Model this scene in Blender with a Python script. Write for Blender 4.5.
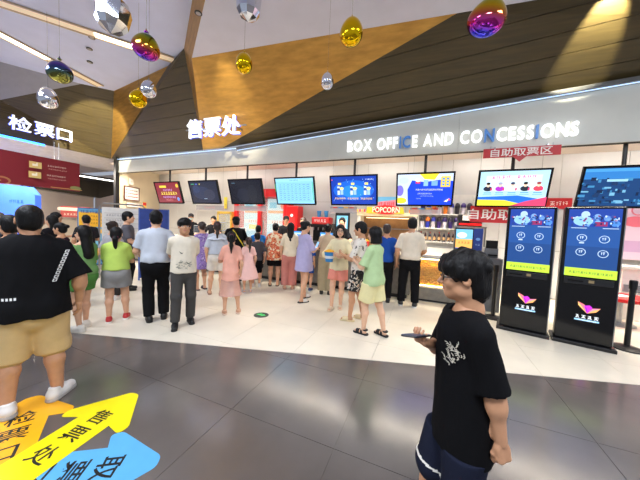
import bpy, bmesh, math, random
import numpy as np
from mathutils import Vector, Matrix
from mathutils.bvhtree import BVHTree
random.seed(7)
for o in list(bpy.data.objects): bpy.data.objects.remove(o)
SC = bpy.context.scene
COL = SC.collection
PI = math.pi
# ------------------------------------------------------------------ camera
CAM_H = 1.55
yaw, pitch, roll = (math.radians(a) for a in (22.2, -3.1, 2.5))
fw = Vector((-math.sin(yaw)*math.cos(pitch), math.cos(yaw)*math.cos(pitch), math.sin(pitch)))
r0 = Vector((math.cos(yaw), math.sin(yaw), 0)); u0 = r0.cross(fw)
rt = r0*math.cos(roll) + u0*math.sin(roll); up = -r0*math.sin(roll) + u0*math.cos(roll)
cd = bpy.data.cameras.new('camera'); cam = bpy.data.objects.new('camera', cd); COL.objects.link(cam)
cd.sensor_width = 36.0; cd.lens = 257.0/640*36.0; cd.clip_start = 0.05; cd.clip_end = 200
m = Matrix.Identity(4)
for i in range(3): m[i][0] = rt[i]; m[i][1] = up[i]; m[i][2] = -fw[i]
m[2][3] = CAM_H
cam.matrix_world = m
SC.camera = cam
# ------------------------------------------------------------------ world, lights, exposure
vs = SC.view_settings
vs.view_transform = 'Standard'; vs.look = 'None'; vs.gamma = 1.0; vs.use_curve_mapping = False
vs.exposure = 0.35
w = bpy.data.worlds.new('world'); SC.world = w; w.use_nodes = True
w.node_tree.nodes['Background'].inputs[0].default_value = (0.76, 0.84, 1.0, 1)
w.node_tree.nodes['Background'].inputs[1].default_value = 0.38
def area(name, loc, rot, sx, sy, power, col=(1, 1, 1), spread=PI):
    l = bpy.data.lights.new(name, 'AREA'); l.shape = 'RECTANGLE'; l.size = sx; l.size_y = sy
    l.energy = power; l.color = col; l.spread = spread
    o = bpy.data.objects.new(name, l); COL.objects.link(o); o.location = loc; o.rotation_euler = rot
    return o
def spot(name, loc, target, power, ang, blend=0.3, col=(1, 1, 1), rad=0.05):
    l = bpy.data.lights.new(name, 'SPOT'); l.energy = power; l.color = col
    l.spot_size = math.radians(ang); l.spot_blend = blend; l.shadow_soft_size = rad
    o = bpy.data.objects.new(name, l); COL.objects.link(o); o.location = loc
    o.rotation_euler = (Vector(target)-Vector(loc)).to_track_quat('-Z', 'Y').to_euler()
    return o
WARM = (1.0, 0.90, 0.75)
for i, x in enumerate((-9.3, -7.4, -5.5, -3.6, -1.7, 0.2, 2.1, 4.0)):       # long area lights standing in for the small bay downlights
    area('bay_light', (x, 6.35, 3.42), (math.radians(-6), 0, 0), 1.86, 0.3, 66, WARM, math.radians(112))
for x in (-9.0, -6.4, -3.8, -1.2, 1.4, 4.0):                                 # unseen fill lights added to brighten the upper back wall
    area('wall_fill', (x, 7.0, 3.48), (math.radians(48), 0, 0), 1.6, 0.12, 11, (1.0, 0.95, 0.88))
for x, y, p in ((-7.5, 0.6, 150), (-3.6, -0.8, 190), (0.8, -1.4, 190), (3.4, 1.6, 170)):  # unseen area lights put under the lobby ceiling for fill
    area('lobby_fill', (x, y, 4.75), (0, 0, 0), 1.6, 1.6, p, (0.86, 0.91, 1.0))
area('corridor_fill', (-12.8, 3.8, 3.5), (0, 0, 0), 1.5, 1.5, 380, (1, 0.90, 0.78))  # unseen fill light added to lift the corridor walls
spot('panel_spot', (2.25, 4.62, 4.90), (2.2, 5.62, 4.68), 420, 50, 0.15, (1, 0.93, 0.7))
spot('panel_spot', (-7.4, 3.6, 5.1), (-10.0, 5.1, 4.2), 1500, 35, 0.2, (1, 0.93, 0.7))
spot('panel_spot', (-3.7, 3.3, 4.92), (-4.4, 5.0, 4.35), 420, 40, 0.9, (1, 0.86, 0.6))

# ------------------------------------------------------------------ helpers
def lin(c):
    c = c/255.0
    return c/12.92 if c <= 0.04045 else ((c+0.055)/1.055)**2.4
def rgb(*c):
    if len(c) == 1: c = c[0]
    return (lin(c[0]), lin(c[1]), lin(c[2]), 1.0)
MATS = {}
def mat(name, col, rough=0.5, metal=0.0, emit=0.0, var=0.08, scale=8.0, bump=0.0, bscale=60.0, coat=0.0,
        trans=0.0, alpha=1.0, stretch=None, spec=None):
    """procedural material: base colour broken up by noise, optional bump"""
    if name in MATS: return MATS[name]
    M = bpy.data.materials.new(name); MATS[name] = M; M.use_nodes = True
    N = M.node_tree.nodes; L = M.node_tree.links; b = N['Principled BSDF']
    c = rgb(col)
    b.inputs['Roughness'].default_value = rough; b.inputs['Metallic'].default_value = metal
    b.inputs['Coat Weight'].default_value = coat
    b.inputs['Transmission Weight'].default_value = trans
    b.inputs['Alpha'].default_value = alpha
    if spec is not None: b.inputs['Specular IOR Level'].default_value = spec
    tc = N.new('ShaderNodeTexCoord'); mp = N.new('ShaderNodeMapping'); L.new(tc.outputs['Object'], mp.inputs[0])
    if stretch: mp.inputs['Scale'].default_value = stretch
    if var > 0:
        n = N.new('ShaderNodeTexNoise'); n.inputs['Scale'].default_value = scale; n.inputs['Detail'].default_value = 4
        L.new(mp.outputs[0], n.inputs['Vector'])
        r = N.new('ShaderNodeValToRGB')
        r.color_ramp.elements[0].position = 0.3; r.color_ramp.elements[1].position = 0.7
        r.color_ramp.elements[0].color = tuple(max(0, v*(1-var*2)) for v in c[:3])+(1,)
        r.color_ramp.elements[1].color = tuple(min(1, v*(1+var)) for v in c[:3])+(1,)
        L.new(n.outputs['Fac'], r.inputs[0]); L.new(r.outputs[0], b.inputs['Base Color'])
    else:
        b.inputs['Base Color'].default_value = c
    if bump > 0:
        n2 = N.new('ShaderNodeTexNoise'); n2.inputs['Scale'].default_value = bscale; n2.inputs['Detail'].default_value = 3
        L.new(mp.outputs[0], n2.inputs['Vector'])
        bp = N.new('ShaderNodeBump'); bp.inputs['Strength'].default_value = bump; bp.inputs['Distance'].default_value = 0.02
        L.new(n2.outputs['Fac'], bp.inputs['Height']); L.new(bp.outputs[0], b.inputs['Normal'])
    if emit > 0:
        b.inputs['Emission Color'].default_value = c; b.inputs['Emission Strength'].default_value = emit
    return M
def pattern_mat(name, base, spots, scale=18.0, cover=0.5, rough=0.8):
    """printed fabric: patches of colour on a base, from voronoi cells and noise"""
    if name in MATS: return MATS[name]
    M = bpy.data.materials.new(name); MATS[name] = M; M.use_nodes = True
    N = M.node_tree.nodes; L = M.node_tree.links; b = N['Principled BSDF']; b.inputs['Roughness'].default_value = rough
    tc = N.new('ShaderNodeTexCoord'); n = N.new('ShaderNodeTexNoise'); n.inputs['Scale'].default_value = scale
    n.inputs['Detail'].default_value = 3.0
    L.new(tc.outputs['Object'], n.inputs['Vector'])
    r = N.new('ShaderNodeValToRGB'); r.color_ramp.interpolation = 'CONSTANT'
    els = r.color_ramp.elements
    els[0].color = rgb(base); els[0].position = 0
    els[1].color = rgb(spots[0]); els[1].position = 1-cover*0.95
    for i, s in enumerate(spots[1:]):
        e = els.new(min(0.97, 1-cover*0.95+0.07*(i+1))); e.color = rgb(s)
    L.new(n.outputs['Fac'], r.inputs[0]); L.new(r.outputs[0], b.inputs['Base Color'])
    return M
def print_mat(name, emit=0.0, rough=0.5):
    """flat print: colour comes from the mesh's own colour attribute"""
    if name in MATS: return MATS[name]
    M = bpy.data.materials.new(name); MATS[name] = M; M.use_nodes = True
    N = M.node_tree.nodes; L = M.node_tree.links; b = N['Principled BSDF']; b.inputs['Roughness'].default_value = rough
    a = N.new('ShaderNodeAttribute'); a.attribute_name = 'Col'
    L.new(a.outputs['Color'], b.inputs['Base Color'])
    if emit > 0:
        L.new(a.outputs['Color'], b.inputs['Emission Color']); b.inputs['Emission Strength'].default_value = emit
        mx = N.new('ShaderNodeMix'); mx.data_type = 'RGBA'; mx.inputs[0].default_value = 0.92
        L.new(a.outputs['Color'], mx.inputs[6]); mx.inputs[7].default_value = (0.01, 0.01, 0.012, 1)
        L.new(mx.outputs[2], b.inputs['Base Color'])
    return M
def setp(o, label=None, cat=None, group=None, kind=None):
    if label: o['label'] = label
    if cat: o['category'] = cat
    if group: o['group'] = group
    if kind: o['kind'] = kind
    return o
def link(name, data, parent=None, loc=(0, 0, 0), rot=(0, 0, 0)):
    o = bpy.data.objects.new(name, data); COL.objects.link(o)
    o.location = loc; o.rotation_euler = rot
    if parent: o.parent = parent
    return o
def thing(name, label, cat, loc=(0, 0, 0), rotz=0.0, group=None):
    return setp(link(name, None, None, loc, (0, 0, rotz)), label, cat, group)
def clip_poly(p, n, d):
    """keep the part of a planar polygon with n.x <= d"""
    out = []
    for i in range(len(p)):
        a, b = Vector(p[i]), Vector(p[(i+1) % len(p)])
        da, db = n.dot(a)-d, n.dot(b)-d
        if da <= 0: out.append(a)
        if (da < 0 < db) or (db < 0 < da): out.append(a+(b-a)*(da/(da-db)))
    return out
class MB:
    def __init__(s): s.v = []; s.f = []; s.m = []
    def add(s, vs, fs, mi=0):
        k = len(s.v); s.v += [tuple(q) for q in vs]; s.f += [tuple(i+k for i in f) for f in fs]; s.m += [mi]*len(fs)
        return s
    def box(s, c, d, mi=0, R=None):
        vs = [Vector((sx*d[0]/2, sy*d[1]/2, sz*d[2]/2)) for sx in (-1, 1) for sy in (-1, 1) for sz in (-1, 1)]
        if R: vs = [R @ q for q in vs]
        return s.add([q+Vector(c) for q in vs], [(0, 1, 3, 2), (4, 6, 7, 5), (0, 4, 5, 1), (2, 3, 7, 6), (0, 2, 6, 4), (1, 5, 7, 3)], mi)
    def prism(s, pts, off, mi=0):
        """polygon (3d points) extruded by vector off"""
        n = len(pts); a = [Vector(p) for p in pts]; o = Vector(off)
        return s.add(a+[p+o for p in a], [tuple(range(n))[::-1], tuple(range(n, 2*n))]+[(i, (i+1) % n, n+(i+1) % n, n+i) for i in range(n)], mi)
    def tube(s, path, r, n=8, mi=0):
        path = [Vector(p) for p in path]; k = len(path)
        if not hasattr(r, '__len__'): r = [r]*k
        rings = []
        for i, p in enumerate(path):
            t = (path[min(i+1, k-1)]-path[max(i-1, 0)]).normalized()
            a = Vector((0, 0, 1)) if abs(t.z) < 0.9 else Vector((1, 0, 0))
            x = t.cross(a).normalized(); y = t.cross(x)
            rings.append([p+(x*math.cos(2*PI*j/n)+y*math.sin(2*PI*j/n))*r[i] for j in range(n)])
        vs = [q for g in rings for q in g]
        fs = [(i*n+j, i*n+(j+1) % n, (i+1)*n+(j+1) % n, (i+1)*n+j) for i in range(k-1) for j in range(n)]
        fs += [tuple(range(n))[::-1], tuple((k-1)*n+j for j in range(n))]
        return s.add(vs, fs, mi)
    def lathe(s, prof, c=(0, 0, 0), n=20, mi=0, sq=1.0):
        """profile (r, z) about z; sq squashes y"""
        vs = [(c[0]+r*math.cos(2*PI*j/n), c[1]+sq*r*math.sin(2*PI*j/n), c[2]+z) for r, z in prof for j in range(n)]
        k = len(prof)
        fs = [(i*n+j, i*n+(j+1) % n, (i+1)*n+(j+1) % n, (i+1)*n+j) for i in range(k-1) for j in range(n)]
        fs += [tuple(range(n))[::-1], tuple((k-1)*n+j for j in range(n))]
        return s.add(vs, fs, mi)
    def build(s, name, mats, parent=None, loc=(0, 0, 0), rot=(0, 0, 0), smooth=False, bevel=0.0):
        me = bpy.data.meshes.new(name); me.from_pydata(s.v, [], s.f)
        for q in (mats if isinstance(mats, (list, tuple)) else [mats]): me.materials.append(q)
        me.polygons.foreach_set('material_index', s.m)
        bm = bmesh.new(); bm.from_mesh(me); bmesh.ops.recalc_face_normals(bm, faces=bm.faces); bm.to_mesh(me); bm.free()
        if smooth: me.polygons.foreach_set('use_smooth', [True]*len(me.polygons))
        o = link(name, me, parent, loc, rot)
        if bevel > 0:
            b = o.modifiers.new('bevel', 'BEVEL'); b.width = bevel; b.segments = 2; b.limit_method = 'ANGLE'
        return o
TXT = {}
def text_geo(s, bold=0.0, extrude=0.0):
    """glyph mesh of a string, size 1, as (verts, faces), centred"""
    k = (s, bold, extrude)
    if k in TXT: return TXT[k]
    cu = bpy.data.curves.new('txt', 'FONT'); cu.body = s; cu.size = 1.0; cu.offset = bold; cu.extrude = extrude
    cu.resolution_u = 3
    ob = bpy.data.objects.new('txt', cu); COL.objects.link(ob)
    me = bpy.data.meshes.new_from_object(ob.evaluated_get(bpy.context.evaluated_depsgraph_get()))
    V = np.array([v.co[:] for v in me.vertices]).reshape(-1, 3); F = [tuple(p.vertices) for p in me.polygons]
    bpy.data.objects.remove(ob); bpy.data.curves.remove(cu); bpy.data.meshes.remove(me)
    if len(V):
        mn, mx = V.min(0), V.max(0)
        V = V-np.array([(mn[0]+mx[0])/2, (mn[1]+mx[1])/2, 0])
    TXT[k] = (V, F)
    return TXT[k]
class Canvas:
    """flat print facing -Y: x right, z up; pieces laid one over another a fraction of a millimetre apart"""
    def __init__(s): s.v = []; s.f = []; s.c = []; s.lay = 0
    def poly(s, pts, col):
        k = len(s.v); y = -0.0004*s.lay; s.lay += 1
        s.v += [(p[0], y, p[1]) for p in pts]; s.c += [rgb(col)]*len(pts); s.f.append(tuple(range(k, k+len(pts))))
        return s
    def rect(s, x, z, w_, h_, col): return s.poly([(x-w_/2, z-h_/2), (x+w_/2, z-h_/2), (x+w_/2, z+h_/2), (x-w_/2, z+h_/2)], col)
    def ell(s, x, z, rx, rz, col, n=20): return s.poly([(x+rx*math.cos(2*PI*i/n), z+rz*math.sin(2*PI*i/n)) for i in range(n)], col)
    def ring(s, x, z, r, t, col, n=20):
        k = len(s.v); y = -0.0004*s.lay; s.lay += 1
        for i in range(n):
            a = 2*PI*i/n
            s.v += [(x+r*math.cos(a), y, z+r*math.sin(a)), (x+(r-t)*math.cos(a), y, z+(r-t)*math.sin(a))]; s.c += [rgb(col)]*2
        s.f += [(k+2*i, k+2*((i+1) % n), k+2*((i+1) % n)+1, k+2*i+1) for i in range(n)]
        return s
    def text(s, t, x, z, size, col, bold=0.0, rot=0.0, sx=1.0):
        V, F = text_geo(t, bold)
        k = len(s.v); y = -0.0004*s.lay; s.lay += 1
        c_, s_ = math.cos(rot), math.sin(rot)
        for q in V:
            u, v = q[0]*size*sx, q[1]*size
            s.v.append((x+u*c_-v*s_, y, z+u*s_+v*c_)); s.c.append(rgb(col))
        s.f += [tuple(i+k for i in f) for f in F]
        return s
    def glyphs(s, x, z, n, size, col, seed=0, gap=1.1):
        """unreadable characters: little clusters of strokes"""
        R = random.Random(seed)
        for i in range(n):
            cx = x+(i-(n-1)/2)*size*gap
            if R.random() < 0.45:                       # two-part character
                s.rect(cx-size*0.3, z+size*R.uniform(-0.05, 0.05), size*0.12, size*R.uniform(0.7, 0.95), col)
                s.rect(cx-size*0.28, z+size*R.uniform(0.1, 0.3), size*0.34, size*0.11, col)
                for q in range(R.choice((2, 3))): s.rect(cx+size*0.2, z+size*(0.38-q*R.uniform(0.3, 0.38)), size*R.uniform(0.3, 0.5), size*0.11, col)
                s.rect(cx+size*R.uniform(0.1, 0.35), z-size*0.05, size*0.12, size*R.uniform(0.5, 0.85), col)
            else:                                       # stacked character
                for q in range(R.choice((2, 3, 3))): s.rect(cx+size*R.uniform(-0.06, 0.06), z+size*(0.4-q*R.uniform(0.3, 0.4)), size*R.uniform(0.45, 0.9), size*0.11, col)
                s.rect(cx+size*R.uniform(-0.08, 0.08), z+size*R.uniform(-0.1, 0.1), size*0.12, size*R.uniform(0.6, 0.95), col)
                for g_ in (-1, 1): s.poly([(cx+g_*size*0.08, z-size*0.1), (cx+g_*size*0.2, z-size*0.1), (cx+g_*size*0.45, z-size*0.48), (cx+g_*size*0.32, z-size*0.48)], col)
        return s
    def build(s, name, material, parent=None, loc=(0, 0, 0), rot=(0, 0, 0)):
        me = bpy.data.meshes.new(name); me.from_pydata(s.v, [], s.f); me.materials.append(material)
        ca = me.color_attributes.new('Col', 'FLOAT_COLOR', 'POINT')
        ca.data.foreach_set('color', [q for c in s.c for q in c])
        # faces look towards -Y
        bm = bmesh.new(); bm.from_mesh(me)
        for f in bm.faces:
            f.normal_update()
            if f.normal.y > 0: f.normal_flip()
        bm.to_mesh(me); bm.free()
        return link(name, me, parent, loc, rot)
def letters(root, s, size, material, x0=0.0, gap=0.0, depth=0.03, bold=0.02, name='letter', mats=None, sx=1.0, widths=None):
    """solid letters standing in the local xz plane, one part each; returns end x"""
    x = x0
    for i, ch in enumerate(s):
        if ch == ' ': x += size*0.33; continue
        V, F = text_geo(ch, bold, depth/2/size)
        if not len(V): continue
        wd = (V[:, 0].max()-V[:, 0].min())*size*sx
        b = MB().add([(q[0]*size*sx, -q[2]*size, q[1]*size) for q in V], F)
        mm = mats.get(i, material) if mats else material
        b.build(name, mm, root, loc=(x+wd/2, 0, 0))
        x += wd+gap
    return x
P_MATTE = print_mat('print_matte'); P_SCREEN = print_mat('print_screen', 1.2, 0.25); P_GLOW = print_mat('print_lightbox', 0.7, 0.4)
BLACK = mat('black_plastic', (16, 16, 18), 0.35, var=0.05)
GLOSSBLK = mat('gloss_black', (9, 9, 11), 0.12, var=0.0)
STEEL = mat('steel', (165, 165, 165), 0.3, 0.9, var=0.04)
WHITE_P = mat('white_paint', (225, 222, 215), 0.5, var=0.03)
RED_P = mat('red_paint', (205, 28, 30), 0.35, var=0.05)
GLASS = mat('clear_glass', (235, 245, 245), 0.03, var=0.0, alpha=0.16, spec=0.6)

# ------------------------------------------------------------------ floor
WT = mat('cream_tile', (228, 219, 200), 0.3, var=0.035, scale=2.5)
GT = mat('grey_tile', (98, 91, 87), 0.17, var=0.10, scale=1.6, bump=0.02, bscale=25, spec=1.0)
GROUT = mat('grout', (116, 108, 98), 0.8, var=0.05)
fl = setp(MB().box((-4.5, 2.0, -0.03), (22, 14, 0.044)).build('floor', GROUT), 'lobby floor of grey and cream tiles', None, None, 'structure')
LN = Vector((-math.sin(math.radians(16.7)), math.cos(math.radians(16.7)), 0)); LD = LN.dot(Vector((-4.2, 1.87, 0)))
TS = 0.9; GAP = 0.0018
for i in range(-13, 6):
    for j in range(-3, 8):
        x0 = 1.3+TS*i; y0 = 0.75+TS*j
        if x0 < -12.6 or x0 > 5.2: continue
        sq = [(x0+GAP, y0+GAP, 0), (x0+TS-GAP, y0+GAP, 0), (x0+TS-GAP, y0+TS-GAP, 0), (x0+GAP, y0+TS-GAP, 0)]
        for sgn, mm, nm in ((1, GT, 'grey_tile'), (-1, WT, 'cream_tile')):
            p = clip_poly([Vector(q) for q in sq], LN*sgn, LD*sgn-0.004)
            if len(p) >= 3:
                MB().prism([q-Vector((0, 0, 0.008)) for q in p], (0, 0, 0.008)).build(nm, mm, fl)
# ------------------------------------------------------------------ ceiling
CEIL = mat('ceiling_white', (214, 214, 230), 0.6, var=0.02, scale=3)
GOLD = mat('brushed_gold', (196, 150, 76), 0.36, 0.7, var=0.12, scale=3, stretch=(1, 1, 6), bump=0.05, bscale=40)
WOOD = mat('dark_wood', (74, 62, 33), 0.45, var=0.16, scale=4, stretch=(0.4, 0.4, 9), bump=0.04, bscale=50)
def slab(name, pts, mm, parent=None, th=0.06):
    """a flat or folded panel: a fan of triangles given upward thickness"""
    return MB().prism(pts, (0, 0.012, th)).build(name, mm, parent)
cr = setp(slab('ceiling', [(-4.82, 4.15, 5.0), (6, 5.32, 5.0), (6, -4, 5.0), (4.4, -2.3, 5.0)], CEIL, None, 0.08), None, None, None, 'structure')
cl = setp(slab('ceiling', [(-5.26, 4.32, 5.4), (-6.24, 4.67, 5.4), (-9.07, 5.03, 5.4), (-9.57, 4.46, 5.4), (-10.36, 3.13, 5.4),
      (-12.6, -0.6, 5.4), (-12, -4, 5.4), (5.6, -4, 5.4), (4.0, -2.17, 5.4)], mat('ceiling_lavender', (208, 215, 246), 0.6, var=0.02, scale=3), None, 0.08), None, None, None, 'structure')
slab('step_face', [(-5.26, 4.32, 5.4), (-4.82, 4.15, 5.0), (4.4, -2.3, 5.0), (4.0, -2.17, 5.4)], GOLD, cl, 0.01)
slab('sloped_face', [(-9.57, 4.46, 5.4), (-10.8, 3.25, 4.56), (-12.9, -0.4, 4.56), (-12.6, -0.6, 5.4)], mat('grey_soffit', (168, 166, 172), 0.6, var=0.03), cl, 0.05)
# wedge panels between ceiling and fascia
def out_dir(tri):
    n = (tri[1]-tri[0]).cross(tri[2]-tri[0]).normalized()
    return -n if n.dot(Vector((-3, 2, 2))-tri[0]) > 0 else n
def back_fan(pts):
    b = MB()
    for a in range(1, len(pts)-1): tri = [pts[0], pts[a], pts[a+1]]; o = out_dir(tri); b.prism([p+o*0.034 for p in tri], o*0.02)
    return b
def planked(name, pts, mm, step, dirn=Vector((0, 0, 1)), th=0.03, inner=None):
    """panel cut into boards along planes dirn = const, each board its own piece"""
    pts = [Vector(p) for p in pts]
    root = setp(back_fan(pts).build(name, mat('panel_joint', (40, 34, 18), 0.8)), None, None, None, 'structure')
    lo = min(p.dot(dirn) for p in pts); hi = max(p.dot(dirn) for p in pts)
    for a in range(1, len(pts)-1):
        tri = [pts[0], pts[a], pts[a+1]]; k = lo
        while k < hi:
            q = clip_poly(clip_poly(tri, -dirn, -(k+0.003)), dirn, k+step-0.003)
            if len(q) >= 3: MB().prism(q, out_dir(tri)*th).build('plank', mm, root)
            k += step
    return root
V1 = (-4.82, 4.15, 5.0); V2 = (0.25, 4.70, 5.0); V5 = (-5.6, 5.9, 3.68); V4 = (-6.33, 5.9, 3.68)
Pp1 = (-5.26, 4.32, 5.4); Pp2 = (-6.24, 4.67, 5.4); Pp3 = (-9.07, 5.03, 5.4); A1 = (-10.8, 5.9, 3.68)
setp(slab('trim_1', [V1, V2, V5], GOLD, None, 0.04), None, None, None, 'structure')
planked('trim_2', [V1, V5, V4, Pp1], GOLD, 9.0)
planked('wall_upper', [V2, V5, (6, 5.9, 4.36)], WOOD, 0.2, Vector((-0.065, 0, 1)))
planked('wall_upper_right', [V2, (6, 5.9, 4.36), (6, 5.32, 5.0)], WOOD, 0.2, Vector((-0.065, 0, 1)))
planked('wall_upper_wedge', [Pp1, Pp2, A1, V4], WOOD, 0.25)
setp(slab('trim_3', [Pp2, Pp3, A1], GOLD, None, 0.04), None, None, None, 'structure')
A4 = (-9.57, 4.46, 5.4); A5 = (-10.8, 3.25, 4.56); A2 = (-10.8, 3.24, 3.63)
planked('wall_left_upper', [A1, Pp3, A4, A5, A2], WOOD, 0.22)
planked('wall_left_upper_end', [A2, A5, (-12.9, -0.4, 4.56), (-12.9, -0.4, 3.6)], WOOD, 0.22)
# ------------------------------------------------------------------ fascia above the counter bay
FAS = mat('fascia_panel', (208, 208, 197), 0.42, var=0.03, scale=2)
ftop = lambda x: 3.57 if x < -5 else 3.57+(x+5)*0.065
fx = [-10.4, -7.8, -5.0, -2.25, 0.5, 3.25, 6.0]
fas = setp(MB().prism([(-10.4, 5.93, 3.17), (6, 5.93, 3.17), (6, 5.93, ftop(6)), (-5, 5.93, 3.57), (-10.4, 5.93, 3.6)], (0, 0.15, 0)).build('wall_fascia', mat('panel_joint', (40, 34, 18))), None, None, None, 'structure')
for a, b in zip(fx[:-1], fx[1:]):
    MB().prism([(a+0.002, 5.93, 3.16), (b-0.002, 5.93, 3.16), (b-0.002, 5.93, ftop(b)), (a+0.002, 5.93, ftop(a))], (0, -0.03, 0)).build('panel', FAS, fas)
LIP = mat('lip_grey', (92, 92, 90), 0.4, 0.3)
LEDB = mat('led_blue_white', (190, 218, 255), 0.5, emit=1.0, var=0)
for a, b, zo in ((-5.0, 6.0, 0), ):
    MB().prism([(a, 5.80, ftop(a)), (b, 5.80, ftop(b)), (b, 5.80, ftop(b)+0.07), (a, 5.80, ftop(a)+0.07)], (0, 0.14, 0)).build('lip', LIP, fas)
    MB().prism([(a, 5.84, ftop(a)-0.010), (b, 5.84, ftop(b)-0.010), (b, 5.84, ftop(b)-0.003), (a, 5.84, ftop(a)-0.003)], (0, 0.03, 0)).build('light_strip', LEDB, fas)
MB().box((-7.7, 5.86, 3.62), (5.4, 0.03, 0.009)).build('light_strip', LEDB, fas)
# ------------------------------------------------------------------ bay: ceiling, walls
BAYC = mat('bay_ceiling', (226, 212, 200), 0.6, var=0.02)
setp(MB().box((-2.4, 7.06, 3.57), (17.6, 2.0, 0.06)).build('ceiling', BAYC), None, None, None, 'structure')
TILE_W = mat('wall_tile', (206, 205, 203), 0.35, var=0.03, scale=2)
wb = setp(MB().box((-2.4, 8.1, 1.8), (17.6, 0.1, 3.6)).build('wall_back', GROUT), None, None, None, 'structure')
tile_me = None
for i in range(15):
    for j in range(3):
        x = -11.2+1.18*(i+0.5); z = 1.18*(j+0.5)
        if x > 6.2: continue
        if tile_me is None:
            o = MB().box((0, 0, 0), (1.172, 0.02, 1.172)).build('wall_panel', TILE_W, wb, loc=(x, 8.045, z)); tile_me = o.data
        else: link('wall_panel', tile_me, wb, (x, 8.045, z))
CREAMW = mat('cream_wall', (222, 206, 176), 0.5, var=0.03, scale=2)
setp(MB().prism([(-10.4, 5.95, 0), (-10.5, 5.95, 0), (-11.3, 8.05, 0), (-11.2, 8.05, 0)], (0, 0, 3.55)).build('wall_side', CREAMW), None, None, None, 'structure')
setp(MB().box((-10.42, 5.86, 1.85), (0.12, 0.12, 3.7)).build('trim_4', BLACK), 'black corner post', None, None, 'structure')
setp(MB().box((6.3, 7.0, 1.8), (0.1, 2.2, 3.6)).build('wall_right', CREAMW), None, None, None, 'structure')
# left corridor beyond the ticket gate
BEIGE = mat('corridor_wall', (190, 178, 160), 0.6, var=0.03, scale=2)
setp(MB().box((-14.2, 3.0, 3.70), (6.6, 9.0, 0.06)).build('ceiling', mat('corridor_ceiling', (186, 182, 182), 0.6)), None, None, None, 'structure')
setp(MB().box((-16.2, 3.0, 1.83), (0.12, 10, 3.66)).build('wall_left', BEIGE), None, None, None, 'structure')
setp(MB().box((-13.4, 8.15, 1.83), (5.6, 0.12, 3.66)).build('wall_far', BEIGE), None, None, None, 'structure')
setp(MB().box((-13.5, 2.0, -0.02), (5.6, 12.6, 0.03)).build('floor', WT), None, None, None, 'structure')
blk = setp(MB().prism([(-13.6, 4.7, 3.25), (-13.6, 7.9, 3.35), (-13.6, 7.9, 2.72), (-13.6, 6.98, 2.37), (-13.6, 4.7, 2.5)], (-0.5, 0, 0)).build('trim_5', GLOSSBLK), 'black bulkhead over the corridor', None, None, 'structure')
MB().box((-13.58, 6.3, 3.22), (0.02, 3.1, 0.05)).build('light_strip', mat('led_white', (255, 250, 240), 0.5, emit=4, var=0), blk)
# ------------------------------------------------------------------ ceiling light strips and fittings
TAN = mat('tan_metal', (214, 190, 158), 0.4, 0.2)
LEDW = mat('led_warm', (255, 240, 215), 0.5, emit=3.0, var=0)
def strip(a, b, wdt, lit, label):
    a = Vector(a); b = Vector(b); d = (b-a); L = d.length; rz = math.atan2(d.y, d.x)
    t = thing('ceiling_light', label, 'light', a, rz, 'linear ceiling lights')
    MB().box((L/2, wdt/2+0.015, -0.012), (L, 0.03, 0.03)).build('rail', TAN, t)
    MB().box((L/2, -wdt/2-0.015, -0.012), (L, 0.03, 0.03)).build('rail', TAN, t)
    MB().box((L/2, 0, -0.004), (L, wdt, 0.012)).build('housing', mat('cream_lens', (240, 220, 188), 0.5, emit=0.22, var=0), t)
    for s, e in lit: MB().box((L*(s+e)/2, 0, -0.014), (L*(e-s), wdt*0.9, 0.01)).build('diffuser', LEDW, t)
strip((-8.35, 1.06, 5.39), (-5.85, 4.53, 5.39), 0.2, ((0.0, 0.3), (0.66, 0.84)), 'long linear ceiling light ending beside the dark wood wedge')
strip((-8.45, 1.1, 5.39), (-9.12, 4.7, 5.39), 0.2, ((0.0, 0.66), ), 'bright linear ceiling light running towards the ticket check panel')
for x, y, z in ((-6.9, 3.4, 5.39), (-8.0, 3.9, 5.39), (-2.2, 3.3, 4.99), (2.25, 4.62, 4.99), (-7.4, 3.6, 5.39), (-3.7, 3.3, 4.99)):
    t = thing('ceiling_spotlight', 'small dark recessed spotlight in the pale ceiling', 'light', (x, y, z), 0, 'recessed ceiling spots')
    MB().lathe([(0.06, 0), (0.06, -0.012), (0.045, -0.014)], n=16).build('rim', BLACK, t)
    MB().lathe([(0.042, -0.006), (0.04, -0.016), (0.02, -0.02)], n=16).build('lens', STEEL, t)
for i, x in enumerate((-8.6, -6.6, -4.5, -2.6, -0.6, 1.5, 3.4)):
    t = thing('downlight', 'white round downlight under the bay ceiling', 'light', (x, 6.2+0.5*(i % 2), 3.535), 0, 'bay downlights')
    MB().lathe([(0.07, 0), (0.075, -0.05), (0.06, -0.06), (0.055, -0.02)], n=16).build('can', WHITE_P, t)
    MB().lathe([(0.052, -0.03), (0.05, -0.04), (0.0, -0.042)], n=16).build('lens', mat('led_warm', (255, 240, 215)), t)
# ------------------------------------------------------------------ signs
LETW = mat('letter_lit', (250, 252, 255), 0.5, emit=0.7, var=0)
LETB = mat('letter_unlit', (74, 128, 196), 0.35, emit=0.25, var=0)
HALO = mat('letter_halo', (50, 96, 250), 0.5, emit=0.7, var=0)
t = thing('letter_sign', 'white lit letters BOX OFFICE AND CONCESSIONS on the grey fascia', 'sign', (-1.80, 5.855, 3.425))
S = 'BOX OFFICE AND CONCESSIONS'
unl = {7: LETB, 8: LETB, 17: LETB, 22: LETB}
letters(t, S, 0.345, LETW, 0, 0.052, 0.05, 0.011, mats=unl, sx=1.02)
sgn = [o for o in t.children]; wid = max(o.location.x+o.dimensions.x/2 for o in sgn) if sgn else 1
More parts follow.
